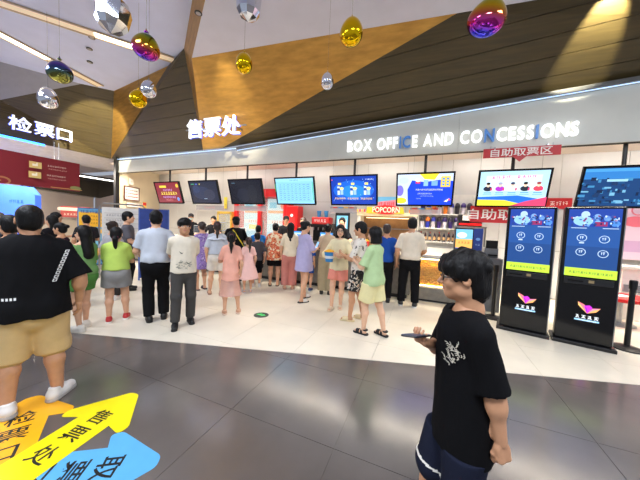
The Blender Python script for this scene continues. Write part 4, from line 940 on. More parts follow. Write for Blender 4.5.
def head_geo(h):
    """head in its own frame: centre of the skull at the origin, face towards +y"""
    f = Field((-0.11, -0.13, -0.2), (0.11, 0.14, 0.14), h)
    f.ell((0, -0.014, 0.028), (0.076, 0.096, 0.088), 0)
    f.ell((0, 0.022, -0.045), (0.060, 0.066, 0.070), 0.03)
    f.ell((0, 0.060, -0.088), (0.026, 0.024, 0.024), 0.03)
    for sg in (-1, 1):
        f.ell((sg*0.036, 0.062, -0.025), (0.024, 0.022, 0.024), 0.02)
        f.ell((sg*0.03, 0.074, 0.022), (0.026, 0.010, 0.010), 0.014)
        f.ell((sg*0.031, 0.094, 0.004), (0.017, 0.016, 0.011), 0.008, subtract=True)
        f.ell((sg*0.048, 0.0, -0.072), (0.016, 0.03, 0.02), 0.03)
    f.cone((0, 0.080, 0.012), (0, 0.106, -0.024), 0.008, 0.0115, 0.008)
    for sg in (-1, 1): f.ell((sg*0.011, 0.092, -0.028), (0.009, 0.010, 0.008), 0.005)
    f.ell((0, 0.083, -0.052), (0.020, 0.011, 0.006), 0.006); f.ell((0, 0.082, -0.062), (0.018, 0.011, 0.007), 0.004)
    f.cone((0, -0.02, -0.06), (0, -0.035, -0.165), 0.056, 0.056, 0.03)
    for sg in (-1, 1):
        f.ell((sg*0.079, -0.008, -0.008), (0.010, 0.020, 0.031), 0.006, rx=-0.2)
        f.ell((sg*0.090, -0.004, -0.004), (0.008, 0.011, 0.018), 0.004, subtract=True)
    V, F = f.mesh(); c = V[F].mean(1); mi = np.zeros(len(F), int)
    lip = ((c[:, 0]/0.021)**2+((c[:, 2]+0.057)/0.0115)**2 < 1) & (c[:, 1] > 0.075); mi[lip] = 1
    br = (np.abs(c[:, 0]) > 0.013) & (np.abs(c[:, 0]) < 0.05) & (np.abs(c[:, 2]-0.024+0.1*np.abs(np.abs(c[:, 0])-0.03)) < 0.0048) & (c[:, 1] > 0.05); mi[br] = 4
    for sg in (-1, 1):                                   # eyeballs
        g = Field((sg*0.031-0.018, 0.05, -0.018), (sg*0.031+0.018, 0.095, 0.022), max(0.0022, h*0.6))
        g.ell((sg*0.031, 0.074, 0.003), (0.0135, 0.0125, 0.009), 0)
        ev, ef = g.mesh(); ec = ev[ef].mean(1)
        em = np.where(((ec[:, 0]-sg*0.031)**2+(ec[:, 2]-0.003)**2 < 0.0062**2) & (ec[:, 1] > 0.08), 3, 2)
        F = np.concatenate([F, ef+len(V)]); V = np.concatenate([V, ev]); mi = np.concatenate([mi, em])
    return V, F, mi
def hand_geo(h, curl, spread=0.0, thumb_in=0.4):
    """right hand: wrist at origin, fingers along +y, palm towards -z, thumb at -x"""
    f = Field((-0.10, -0.03, -0.13), (0.07, 0.22, 0.05), h)
    f.cone((0, -0.02, 0), (0, 0.03, 0), 0.026, 0.029, 0.0)
    f.cone((-0.012, 0.03, 0), (-0.016, 0.08, 0), 0.024, 0.021, 0.02); f.cone((0.013, 0.03, 0), (0.02, 0.075, 0), 0.022, 0.019, 0.02)
    f.ell((0, 0.05, 0.03), (0.05, 0.06, 0.012), 0.01, subtract=True); f.ell((0, 0.05, -0.032), (0.03, 0.035, 0.012), 0.01, subtract=True)
    for i, (x, y, L) in enumerate(((-0.030, 0.086, 0.072), (-0.010, 0.09, 0.080), (0.010, 0.087, 0.074), (0.028, 0.080, 0.058))):
        p = np.array([x, y-0.012, -0.001]); a = curl*0.5; r = 0.0092 if i < 3 else 0.0080
        sx = spread*(x/0.03)
        for j, q in enumerate((0.45, 0.31, 0.26)):
            d = np.array([sx*0.3, math.cos(a), -math.sin(a)]); p2 = p+d*L*q+(d*0.012 if j == 0 else 0)
            f.cone(p, p2, r, r*0.92, 0.004); p = p2; r *= 0.92; a += curl*(0.75 if j == 0 else 0.55)
    p = np.array([-0.022, 0.022, -0.006]); a = 0.9-thumb_in*0.5
    for q, r, t in ((0.042, 0.014, 0), (0.034, 0.0115, 0.5), (0.028, 0.0105, 0.9)):
        d = np.array([-math.sin(a), math.cos(a), -0.35-t*curl*0.4]); d /= np.linalg.norm(d); p2 = p+d*q
        f.cone(p, p2, r, r*0.92, 0.008); p = p2; a -= thumb_in*0.7
    return f.mesh()
HEADS = {}; HANDS = {}
def get_head(h):
    if h not in HEADS: HEADS[h] = head_geo(h)
    return HEADS[h]
def get_hand(h, kind):
    if (h, kind) not in HANDS:
        c, sp, th = {'relax': (0.45, 0.0, 0.35), 'grip': (1.0, 0.0, 0.6), 'fist': (1.45, 0.0, 1.1), 'flat': (0.15, 0.3, 0.3)}[kind]
        HANDS[(h, kind)] = hand_geo(h, c, sp, th)
    return HANDS[(h, kind)]
def hair_geo(style, h, seed):
    f = Field((-0.16, -0.27, -0.48 if style in ('long', 'pony', 'lowpony') else -0.2), (0.16, 0.16, 0.19), h)
    cut = True
    if style == 'bald': f.ell((0, -0.016, 0.03), (0.0785, 0.099, 0.0905), 0)
    elif style in ('short', 'buzz'):
        e = 0.006 if style == 'short' else 0.0
        f.ell((0, -0.017, 0.036), (0.083+e, 0.104+e, 0.094+e*1.5), 0); f.ell((0, -0.05, -0.02), (0.074+e, 0.068+e, 0.075), 0.02)
    elif style == 'messy':
        f.ell((0, -0.016, 0.042), (0.094, 0.116, 0.100), 0); f.ell((0, 0.045, 0.056), (0.080, 0.062, 0.052), 0.03); f.ell((0, -0.060, -0.05), (0.076, 0.060, 0.090), 0.03)
        for sg in (-1, 1): f.ell((sg*0.080, 0.012, 0.022), (0.016, 0.03, 0.034), 0.02)
    elif style == 'curly':
        f.ell((0, -0.012, 0.045), (0.098, 0.114, 0.094), 0); f.ell((0, 0.05, 0.06), (0.07, 0.05, 0.04), 0.03)
    elif style == 'bob':
        f.ell((0, -0.018, 0.034), (0.089, 0.110, 0.100), 0); f.cone((0, -0.03, 0.0), (0, -0.03, -0.14), 0.090, 0.096, 0.03, 0.95, cap=True)
    else:
        f.ell((0, -0.017, 0.034), (0.086, 0.107, 0.097), 0); f.ell((0, -0.055, -0.02), (0.078, 0.065, 0.075), 0.02)
        if style == 'long':
            f.cone((0, -0.055, 0.02), (0, -0.085, -0.33), 0.088, 0.085, 0.04, 0.62)
        elif style == 'pony':
            f.cone((0, -0.10, 0.045), (0, -0.155, 0.03), 0.030, 0.034, 0.015); f.cone((0, -0.155, 0.03), (0, -0.165, -0.14), 0.036, 0.034, 0.02); f.cone((0, -0.165, -0.14), (0, -0.15, -0.28), 0.034, 0.010, 0.02)
        elif style == 'lowpony':
            f.cone((0, -0.10, -0.03), (0, -0.13, -0.08), 0.030, 0.035, 0.02); f.cone((0, -0.13, -0.08), (0, -0.115, -0.25), 0.040, 0.022, 0.02)
        elif style == 'bun': f.ell((0, -0.12, 0.05), (0.045, 0.042, 0.042), 0.012)
    # open the face
    if style == 'messy': f.ell((0.0, 0.122, -0.065), (0.15, 0.105, 0.093), 0.012, subtract=True)
    elif style == 'bob' or style == 'long': f.ell((0, 0.115, -0.06), (0.070, 0.10, 0.125), 0.01, subtract=True)
    elif style == 'curly': f.ell((0, 0.125, -0.075), (0.11, 0.092, 0.105), 0.012, subtract=True)
    else: f.ell((0, 0.12, -0.055), (0.090, 0.092, 0.115), 0.012, subtract=True)
    if style in ('short', 'buzz', 'curly', 'bald'):
        for sg in (-1, 1): f.ell((sg*0.085, 0.0, -0.025), (0.03, 0.028, 0.038), 0.01, subtract=True)
        f.plane((0, 0.35, -1), 0.058)
    elif style in ('pony', 'bun', 'lowpony'):
        for sg in (-1, 1): f.ell((sg*0.088, 0.002, -0.02), (0.024, 0.022, 0.035), 0.01, subtract=True)
    if style == 'messy':
        f.wrinkle(0.0045, 60, seed, (1, 1, 0.5)); f.wrinkle(0.003, 150, seed+1, (1, 1, 0.4))
    else:
        f.wrinkle(0.0018 if style in ('buzz', 'bald') else 0.0032, 75, seed, (1, 1, 0.45))
    return f.mesh()
SKINS = [mat('skin_%d' % i, c_, 0.45, var=0.04, scale=20) for i, c_ in enumerate(((216, 166, 132), (198, 146, 110), (226, 180, 148), (178, 122, 86)))]
LIP_M = mat('lips', (186, 118, 102), 0.4, var=0.03); EYE_W = mat('eye_white', (226, 222, 216), 0.25, var=0); IRIS = mat('iris', (26, 18, 14), 0.15, var=0)
HAIRB = mat('hair_black', (12, 10, 10), 0.5, var=0.25, scale=30, bump=0.35, bscale=160, stretch=(1, 1, 0.2), spec=0.25)
HAIRD = mat('hair_brown', (46, 31, 24), 0.42, var=0.25, scale=30, bump=0.25, bscale=120, stretch=(1, 1, 0.25))
HAIRG = mat('hair_grey', (96, 90, 86), 0.45, var=0.25, scale=30, bump=0.25, bscale=120, stretch=(1, 1, 0.25))
def cloth(name, col, rough=0.9, var=0.03): return mat('cloth_'+name, col, rough, var=var, scale=14, bump=0.12, bscale=180, spec=0.12)
def ik(a, b, l1, l2, pole):
    a = np.array(a, float); b = np.array(b, float); v = b-a; d = np.linalg.norm(v); mx = (l1+l2)*0.999
    if d > mx: b = a+v/d*mx; v = b-a; d = mx
    u = v/d; x = (l1*l1-l2*l2+d*d)/(2*d); y = math.sqrt(max(0, l1*l1-x*x))
    p = np.array(pole, float); p -= u*(p @ u); p /= np.linalg.norm(p)+1e-9
    return a+u*x+p*y, b
def frame_mat(y, zhint):
    y = np.array(y, float); y /= np.linalg.norm(y); z = np.array(zhint, float); z -= y*(z @ y); z /= np.linalg.norm(z)+1e-9
    return np.stack([np.cross(y, z), y, z], 1)
def rotm(rx, rz):
    return np.array(Matrix.Rotation(rz, 3, 'Z') @ Matrix.Rotation(rx, 3, 'X'))
ARMS = {   # wrist target for the right side (x mirrored for the left), elbow pole, palm direction, hand shape
    'down': ((0.27, 0.02, 0.86), (0.5, -1, 0), (-1, 0.1, 0), 'relax'),
    'out': ((0.29, 0.02, 0.87), (0.6, -1, 0), (-1, 0.2, 0), 'relax'),
    'phone': ((0.09, 0.28, 1.14), (0.6, -0.3, -1), (-0.6, 0, 0.8), 'grip'),
    'fold': ((-0.06, 0.20, 1.10), (0.8, 0.1, -1), (0, -1, 0.2), 'relax'),
    'behind': ((0.04, -0.20, 0.93), (0.8, -0.7, 0), (0, -1, 0), 'relax'),
    'counter': ((0.19, 0.36, 1.08), (0.8, -0.3, -0.8), (0, 0, -1), 'relax'),
    'hip': ((0.20, 0.10, 0.98), (1, -0.8, 0), (-1, 0, 0), 'relax'),
    'fwd': ((0.22, 0.30, 1.02), (0.5, -0.5, -1), (-1, 0, 0.2), 'relax'),
    'face': ((0.08, 0.22, 1.32), (0.7, 0, -1), (0, -1, 0), 'grip'),
}
SHOES = {}
def shoe_geo(kind):
    if kind in SHOES: return SHOES[kind]
    h = 0.0075
    up_ = Field((-0.07, -0.11, -0.02), (0.07, 0.22, 0.16), h)
    if kind in ('sneaker', 'chunky'):
        e = 0.006 if kind == 'chunky' else 0
        up_.cone((0, -0.045, 0.05), (0, 0.05, 0.048), 0.042+e, 0.044+e, 0); up_.cone((0, 0.04, 0.045), (0, 0.135, 0.036), 0.044+e, 0.036+e, 0.03); up_.cone((0, -0.035, 0.06), (0, -0.028, 0.115), 0.043, 0.040, 0.02, cap=True)
        up_.plane((0, 0, -1), -0.018)
        so = Field((-0.08, -0.12, -0.01), (0.08, 0.22, 0.05), h); so.cone((0, -0.045, 0.01), (0, 0.13, 0.01), 0.046+e, 0.045+e, 0); so.plane((0, 0, 1), 0.032+e); so.plane((0, 0, -1), 0.0)
    elif kind == 'shoe':
        up_.cone((0, -0.045, 0.045), (0, 0.05, 0.04), 0.040, 0.041, 0); up_.cone((0, 0.04, 0.038), (0, 0.15, 0.028), 0.041, 0.030, 0.03); up_.cone((0, -0.035, 0.05), (0, -0.03, 0.095), 0.042, 0.04, 0.02, cap=True)
        up_.plane((0, 0, -1), -0.014)
        so = Field((-0.08, -0.12, -0.01), (0.08, 0.22, 0.05), h); so.cone((0, -0.045, 0.01), (0, 0.14, 0.01), 0.043, 0.038, 0); so.plane((0, 0, 1), 0.022); so.plane((0, 0, -1), 0.0)
    else:   # sandal or slipper: thick sole, straps
        up_.cone((-0.048, 0.10, 0.035), (0.048, 0.10, 0.035), 0.01, 0.01, 0)
        up_ = Field((-0.08, -0.11, -0.02), (0.08, 0.22, 0.16), 0.006)
        for y0, r, wd in (((0.09, 0.046, 0.028), (0.02, 0.05, 0.018)) if kind == 'sandal' else ((0.075, 0.048, 0.05),)):
            up_.cone((0, y0-wd, 0.030), (0, y0+wd, 0.026), r+0.002, r, 0, capa=True, cap=True)
        if kind == 'sandal': up_.cone((0, -0.03, 0.07), (0, -0.03, 0.09), 0.045, 0.044, 0, cap=True, capa=True)
        up_.plane((0, 0, -1), -0.018)
        so = Field((-0.08, -0.12, -0.01), (0.08, 0.22, 0.05), h); so.cone((0, -0.045, 0.01), (0, 0.13, 0.01), 0.045, 0.047, 0); so.plane((0, 0, 1), 0.024); so.plane((0, 0, -1), 0.0)
    SHOES[kind] = (up_.mesh(), so.mesh())
    return SHOES[kind]
PEOPLE = []
def person(label, loc, rel, H, skin=0, sex='f', g=1.0, hs=1.0, lean=0.0, ra='down', la='down', legs=None, head=(0, 0), hair=('short', None), top=None, bottom=None,
           shoes=('sneaker', (230, 228, 224)), extra=None, vox=0.0125, group=None, hips=None, toes=(0.12, 0.12), neck=0.012, arm=1.0):
    """local frame: +y the way the person faces, +x their right; sizes given for a 1.70 m body and scaled"""
    az = math.atan2(-loc[0], loc[1])
    rz = az+math.radians(rel)
    root = setp(link('person', None, None, (loc[0], loc[1], 0), (0, 0, rz)), label, 'person', group)
    s = H/(1.715+neck)
    shw = (0.168 if sex == 'm' else 0.148)*(1+(g-1)*0.5); lt = math.tan(lean)
    def up_(p): return (p[0], p[1]+(p[2]-0.93)*lt, p[2])
    A = lambda *p: np.array(up_(p))*s
    sk = SKINS[skin]
    legs = legs or ((0.10, 0.0, 0.085), (-0.10, 0.0, 0.085))
    ar = {}
    for nm, spec, sg in (('r', ra, 1), ('l', la, -1)):
        q = ARMS[spec] if isinstance(spec, str) else spec
        sj = A(sg*shw, -0.005, 1.358); mir = np.array([sg, 1, 1])
        wx = np.array(q[0])*mir
        if isinstance(spec, str) and spec in ('down', 'out', 'hip'): wx[0] += sg*(shw-0.19)*1.2+sg*0.05*(g-1)
        e, w_ = ik(sj, A(*wx), 0.285*s*arm, 0.245*s*arm, np.array(q[1])*mir)
        ar[nm] = (sj, e, w_, np.array(q[2])*mir, q[3])
    lg = {}
    for nm, q, sg in (('r', legs[0], 1), ('l', legs[1], -1)):
        hj = np.array((sg*0.088*(1+(g-1)*0.4), 0, 0.90))*s
        k_, a_ = ik(hj, np.array(q)*s, 0.415*s, 0.41*s, (sg*0.1, 1, 0)); lg[nm] = (hj, k_, a_)
    allp = [p for t in list(ar.values())+list(lg.values()) for p in t[:3]]
    lo = np.min(allp, 0)-0.16*s*g; hi = np.max(allp, 0)+0.16*s*g; lo[2] = -0.02; hi[2] = max(hi[2], 1.5*s)
    lo = np.minimum(lo, A(-0.2*g, -0.2*g, 0)); hi = np.maximum(hi, A(0.2*g, 0.22*g, 1.5))
    rr_ = max([0.2]+([top[5] or 0] if top and len(top) > 5 else [])+([bottom[4]] if bottom and len(bottom) > 4 else []))*s+0.04
    lo[:2] = np.minimum(lo[:2], -rr_); hi[:2] = np.maximum(hi[:2], rr_)
    lo[1] = min(lo[1], -0.22*s); hi[1] = max(hi[1], 0.26*s)
    w_ = 0.92 if sex == 'f' else 1.0
    # ---- body
    f = Field(lo, hi, vox)
    f.cone(A(0, 0.0, 1.29), A(0, 0, 1.07), 0.152*s*g*w_, 0.128*s*g*w_, 0, 0.68)
    f.cone(A(0, 0, 1.06), A(0, -0.01, 0.91), 0.128*s*g*w_, 0.158*s*g, 0.05, 0.72)
    f.cone(A(-shw+0.03, 0, 1.36), A(shw-0.03, 0, 1.36), 0.050*s, 0.050*s, 0.05)
    f.cone(A(0, -0.012, 1.38), A(0, 0.0, 1.50+neck), 0.055*s, 0.050*s*w_, 0.03)
    for sg in (-1, 1):
        f.cone(A(0, -0.02, 1.43), A(sg*shw*0.8, 0, 1.385), 0.042*s, 0.036*s, 0.04)
        if sex == 'f' and H > 1.36: f.ell(A(sg*0.07, 0.085*g, 1.23), np.array((0.062, 0.055, 0.06))*s*g, 0.04)
    gl = 1+(g-1)*0.8
    for nm in 'rl':
        sj, e, wr, pd, hk = ar[nm]
        f.cone(sj, e, 0.050*s*gl*w_, 0.040*s*gl*w_, 0.03); f.cone(e, wr, 0.041*s*gl*w_, 0.0265*s*gl*w_, 0.02)
        f.ell(e+(wr-e)*0.25, np.array((0.043, 0.043, 0.05))*s*gl*w_, 0.03)
        hj, kn, an = lg[nm]
        f.cone(hj, kn, 0.086*s*gl, 0.056*s*gl, 0.04); md = kn+(an-kn)*0.33+np.array((0, -0.014*s, 0))
        f.cone(kn, md, 0.053*s*gl, 0.055*s*gl, 0.03); f.cone(md, an, 0.054*s*gl, 0.034*s*gl, 0.03)
        # foot
        sg = 1 if nm == 'r' else -1; ty = toes[0 if nm == 'r' else 1]; fd = np.array((sg*math.sin(ty), math.cos(ty), 0))
        f.cone(an+fd*-0.02*s-np.array((0, 0, 0.045*s)), an+fd*0.13*s-np.array((0, 0, 0.056*s)), 0.034*s, 0.027*s, 0.03)
    for sg in (-1, 1): f.ell(np.array((sg*0.075, -0.055*g, 0.885))*s, np.array((0.088, 0.082, 0.09))*s*g, 0.04)
    V, F = f.mesh(); MI = np.zeros(len(F), int)
    hres = 0.003 if vox < 0.009 else 0.0062
    hv, hf, hm = get_head(hres)
    hsz = s*hs*1.0; hc = A(0, 0.022, 1.585+neck)+np.array((0, 0, -0.115*s*(hs-1)*0.5)); HR = rotm(math.radians(head[0]), math.radians(head[1]))
    F = np.concatenate([F, hf+len(V)]); V = np.concatenate([V, hv @ HR.T*hsz+hc]); MI = np.concatenate([MI, hm])
    for nm in 'rl':
        sj, e, wr, pd, hk = ar[nm]; sg = 1 if nm == 'r' else -1
        gv, gf = get_hand(0.0035 if vox < 0.009 else 0.006, hk)
        M3 = frame_mat(wr-e, -pd)
        gv = gv*np.array([1 if sg > 0 else -1, 1, 1])
        if sg < 0: gf = gf[:, ::-1]
        F = np.concatenate([F, gf+len(V)]); V = np.concatenate([V, gv @ M3.T*(s*0.95*gl**0.5)+wr]); MI = np.concatenate([MI, np.zeros(len(gf), int)])
    hm_ = hair[1] or HAIRB
    mesh_obj('body', V, F, [sk, LIP_M, EYE_W, IRIS, hm_], root, MI)
    # ---- hair
    gv, gf = hair_geo(hair[0], 0.0045 if vox < 0.009 else 0.008, hash_(label))
    o = mesh_obj('hair', gv @ HR.T*hsz+hc, gf, hm_, root)
    if hair[0] in ('pony', 'lowpony'):
        c0 = {'pony': (0, -0.125, 0.04), 'lowpony': (0, -0.115, -0.055)}[hair[0]]
        b = MB().tube([(0.036*math.cos(a), 0, 0.036*math.sin(a)) for a in np.linspace(0, 2*PI, 13)], 0.008, 6)
        bv = np.array(b.v)+np.array(c0); b.v = [tuple(q) for q in bv @ HR.T*hsz+hc]; b.build('hair_tie', cloth('tie', (120, 60, 80)), root)
    # ---- bottom
    geo = {}
    def garment(name, key, material, fld):
        v_, f_ = fld.mesh(); ob = mesh_obj(name, v_, f_, material, root); geo[key] = (v_, f_, ob); return ob
    if bottom:
        ty, mm, hem = bottom[0], bottom[1], bottom[2]; lo_ = bottom[3] if len(bottom) > 3 else 0.018
        f = Field(lo, hi, vox)
        if ty in ('shorts', 'trousers'):
            f.cone(np.array((0, 0, 1.0))*s, np.array((0, -0.005, 0.88))*s, (0.135*g+0.012)*s, (0.163*g+0.014)*s, 0, 0.78, capa=True)
            for sg in (-1, 1): f.ell(np.array((sg*0.075, -0.05*g, 0.885))*s, np.array((0.096, 0.09, 0.1))*s*g, 0.04)
            for nm in 'rl':
                hj, kn, an = lg[nm]; hj = hj+np.array((0, 0, 0.0))
                if hem > 0.50:
                    t = (0.90-hem)/(0.90-0.49); p = hj+(kn-hj)*t
                    f.cone(hj, p, (0.092*gl+lo_*0.7)*s, (0.092*gl*(1-t)+0.058*gl*t+lo_*1.6)*s, 0.03, cap=True)
                else:
                    t = min(1.0, (0.49-hem)/(0.49-0.085)); p = kn+(an-kn)*t
                    f.cone(hj, kn, (0.092*gl+lo_*0.6)*s, (0.060*gl+lo_)*s, 0.03); f.cone(kn, p, (0.060*gl+lo_)*s, (0.050*gl+lo_*1.1)*s, 0.03, cap=True)
        else:   # skirt
            wr_ = bottom[4] if len(bottom) > 4 else 0.26
            f.cone(np.array((0, 0, 1.02))*s, np.array((0, 0, hem))*s, 0.14*g*s, wr_*s, 0, 0.8, cap=True, capa=True)
        if top and top[2] < 0.97 and ty != 'skirt': f.plane((0, 0, 1), (top[2]+0.03)*s)
        f.wrinkle(0.004*s if ty != 'skirt' else 0.008*s, 26 if ty != 'skirt' else 34, hash_(label)+3, (1, 1, 0.45))
        garment(ty, 'bottom', mm, f)
    # ---- top
    if top:
        ty, mm, hem, slv = top[0], top[1], top[2], top[3]; lo_ = top[4] if len(top) > 4 else 0.02; hemr = top[5] if len(top) > 5 else None
        f = Field(lo, hi, vox)
        hw = hemr if hemr else (0.170*g+lo_*0.8 if hem < 1.0 else 0.14*g+lo_)
        cr_ = (0.146*g*w_+lo_*0.7)*s
        if ty == 'dress':
            f.cone(A(0, 0.004, 1.30), A(0, 0, 1.05), cr_, (0.135*g+lo_)*s, 0, 0.74); f.cone(A(0, 0, 1.08), np.array((0, 0, hem))*s, (0.135*g+lo_)*s, hw*s, 0.04, 0.95, cap=True)
        else:
            f.cone(A(0, 0.004, 1.30), A(0, -0.006, hem), cr_, hw*s, 0, 0.78, cap=True)
            if hem < 0.95:
                for sg in (-1, 1): f.ell(np.array((sg*0.072, -0.055*g, max(0.9, hem+0.06)))*s, np.array((0.098, 0.104, 0.10))*s*g, 0.03)
                f.plane((0, 0, -1), -hem*s)
        if sex == 'f' and H > 1.36:
            for sg in (-1, 1): f.ell(A(sg*0.07, 0.088*g, 1.23), np.array((0.068, 0.06, 0.066))*s*g, 0.05)
        f.cone(A(-shw+0.03, 0, 1.358), A(shw-0.03, 0, 1.358), 0.058*s, 0.058*s, 0.05)
        for sg in (-1, 1): f.cone(A(0, -0.02, 1.425), A(sg*shw*0.85, 0, 1.375), 0.044*s, 0.038*s, 0.04)
        for nm in 'rl':
            sj, e, wr, pd, hk = ar[nm]; b0 = 0.05*gl*w_
            if slv <= 0: continue
            if slv <= 1: f.cone(sj, sj+(e-sj)*slv, (b0+lo_*0.35)*s, (0.045*gl*w_+lo_*0.85)*s, 0.03, cap=True)
            else:
                f.cone(sj, e, (b0+lo_*0.35)*s, (0.042*gl*w_+lo_*0.7)*s, 0.03); f.cone(e, e+(wr-e)*(slv-1), (0.042*gl*w_+lo_)*s, (0.034*gl*w_+lo_*0.9)*s, 0.02, cap=True)
        f.cone(A(0, 0.0, 1.435), A(0, 0.03, 1.56), 0.066*s, 0.10*s, 0.008, subtract=True)
        f.wrinkle(0.0045*s, 22, hash_(label), (1, 1, 0.6)); f.wrinkle(0.002*s, 60, hash_(label)+1, (1, 1, 0.5))
        garment({'dress': 'dress', 'shirt': 'shirt', 'tee': 'shirt'}[ty], 'top', mm, f)
    # ---- shoes
    if shoes:
        um = shoes[1] if not isinstance(shoes[1], tuple) else mat('shoe_%d_%d_%d' % shoes[1], shoes[1], 0.5)
        smm = mat('sole_%d_%d_%d' % (shoes[2] if len(shoes) > 2 else shoes[1]), (shoes[2] if len(shoes) > 2 else shoes[1]), 0.6)
        (uv, uf), (sv, sf) = shoe_geo(shoes[0])
        for nm, ty, sg in (('r', toes[0], 1), ('l', toes[1], -1)):
            an = lg[nm][2]; Rm = rotm(0, -sg*ty); zoff = an[2]-0.085*s
            T_ = lambda v_: v_*s @ Rm.T+np.array((an[0], an[1], max(0, zoff)))
            so = mesh_obj('shoe', T_(uv), uf, um, root); mesh_obj('sole', T_(sv), sf, smm, so)
            if shoes[0] in ('sneaker', 'chunky'):
                lb_ = MB()
                for q in range(4):
                    y_ = 0.02+q*0.021; z_ = 0.098-q*0.0075+(0.006 if shoes[0] == 'chunky' else 0); lb_.tube([(-0.028, y_, z_-0.012), (0, y_+0.004, z_), (0.028, y_, z_-0.012)], 0.004, 5)
                lb_.v = [tuple(q) for q in T_(np.array(lb_.v))]; lb_.build('laces', mat('laces_grey', (120, 118, 116), 0.7) if sum(shoes[1]) > 500 else mat('laces_white', (210, 208, 204), 0.7), so)
    info = dict(root=root, geo=geo, ar=ar, lg=lg, s=s, hc=hc, HR=HR, hsz=hsz, A=A, rz=rz)
    if extra: extra(info)
    PEOPLE.append(info)
    return info
def hash_(t): return sum((i+1)*ord(ch) for i, ch in enumerate(t)) % 9973
def decal(info, key, name, canvas, cx, cz, front, material=None):
    """print laid on a garment: x to the viewer's right when looking at it, z up, dropped onto the cloth"""
    v_, f_, ob = info['geo'][key]; s = info['s']
    bvh = BVHTree.FromPolygons([tuple(q) for q in v_], [tuple(int(i) for i in q) for q in f_])
    sg = -1 if front else 1
    out = []
    for (x, y, z) in canvas.v:
        px = (cx+x*1.0)*sg if front else cx+x
        px = cx*1.0+sg*x; pz = cz+z
        o_ = Vector((px*s, (0.8 if front else -0.8), pz*s)); hit = bvh.ray_cast(o_, Vector((0, -1 if front else 1, 0)))
        yy = hit[0].y if hit[0] else 0
        out.append((px*s, yy+(0.004-y if front else -0.004+y), pz*s))
    canvas.v = out
    me = bpy.data.meshes.new(name); me.from_pydata(canvas.v, [], canvas.f); me.materials.append(material or P_MATTE)
    ca = me.color_attributes.new('Col', 'FLOAT_COLOR', 'POINT'); ca.data.foreach_set('color', [q for c in canvas.c for q in c])
    return setp(link(name, me, ob), None, None, None, 'stuff')
def world_pt(info, p):
    c_, s_ = math.cos(info['rz']), math.sin(info['rz']); L = info['root'].location
    return Vector((L[0]+c_*p[0]-s_*p[1], L[1]+s_*p[0]+c_*p[1], p[2]))
def cap_hat(col, nm):
    def fn(i):
        f = Field((-0.13, -0.14, -0.02), (0.13, 0.22, 0.17), 0.007)
        f.ell((0, -0.012, 0.045), (0.094, 0.114, 0.098), 0); f.plane((0, 0, -1), -0.038); f.cone((0, 0.06, 0.045), (0, 0.135, 0.035), 0.07, 0.06, 0.0)
        sl = f.d.copy(); f.d = sl
        x, y, z = (f.ax[k].reshape([-1 if j == k else 1 for j in range(3)]) for k in range(3))
        br = np.maximum(np.sqrt(x*x+((y-0.075)*0.85)**2)-0.078, np.abs(z-0.045+0.1*(y-0.1))-0.006)
        g = Field((-0.13, -0.14, -0.02), (0.13, 0.22, 0.17), 0.007); g.ell((0, -0.012, 0.045), (0.094, 0.114, 0.098), 0); g.plane((0, 0, -1), -0.038)
        g.d = np.minimum(g.d, br).astype(np.float32)
        v_, f_ = g.mesh(); mesh_obj('cap', v_ @ i['HR'].T*i['hsz']+i['hc'], f_, cloth(nm, col), i['root'])
    return fn
# ------------------------------------------------------------------ the people of the lobby
def lettered_back(i):
    c = Canvas(); c.text('INDEPENDENT', 0, 0, 0.0, (240, 240, 240)) if False else None
    R = random.Random(3)
    for k in range(9):
        z = 0.14-k*0.034
        c.rect(0, z, 0.028, 0.006, (235, 235, 232)); c.rect(-0.012, z-0.01, 0.006, 0.022, (235, 235, 232)); c.rect(0.010, z-0.012, 0.006, 0.018, (225, 225, 222)); c.rect(0, z-0.02, 0.024, 0.006, (235, 235, 232))
    c.v = [(x*0.95+z*0.30, y, z*0.85) for x, y, z in c.v]
    decal(i, 'top', 'shirt_print', c, 0.17, 1.23, False)
    c = Canvas()
    for k in range(7): c.rect(-0.06+k*0.02, 0, 0.012, 0.02, (235, 235, 232))
    decal(i, 'top', 'shirt_print', c, -0.15, 0.99, False)
BLK = cloth('black', (20, 20, 22)); NAVY = cloth('navy', (30, 34, 50)); KHAKI = cloth('khaki', (208, 178, 128)); CHAR = cloth('charcoal', (58, 54, 52))
person('stout man in a black T-shirt with white lettering and khaki shorts seen from behind', (-2.83, 0.99), 2, 1.62, 1, 'm', 1.24, 1.0, 0.0,
       'out', ((0.30, 0.12, 0.90), (0.5, -1, 0), (-1, 0.1, 0), 'relax'), ((0.15, 0.03, 0.085), (-0.14, 0.0, 0.085)), (0, 0), ('buzz', None),
       ('tee', BLK, 0.80, 0.98, 0.045), ('shorts', KHAKI, 0.43, 0.045), ('chunky', (228, 226, 222), (176, 172, 168)), lettered_back, 0.0095, toes=(0.75, 0.1))
person('dark-haired man in a black shirt half hidden behind the stout man', (-4.15, 1.30), 25, 1.52, 1, 'm', 1.05, ra='down', la='phone', hair=('short', None), top=('tee', BLK, 0.9, 0.8, 0.025), bottom=('trousers', CHAR, 0.1))
person('grey-haired person in a face mask in front of the glowing blue portal', (-8.7, 2.55), -80, 1.55, 0, 'm', hair=('short', HAIRG), top=('tee', cloth('slate', (70, 76, 90)), 0.9, 0.8), bottom=('trousers', NAVY, 0.1))
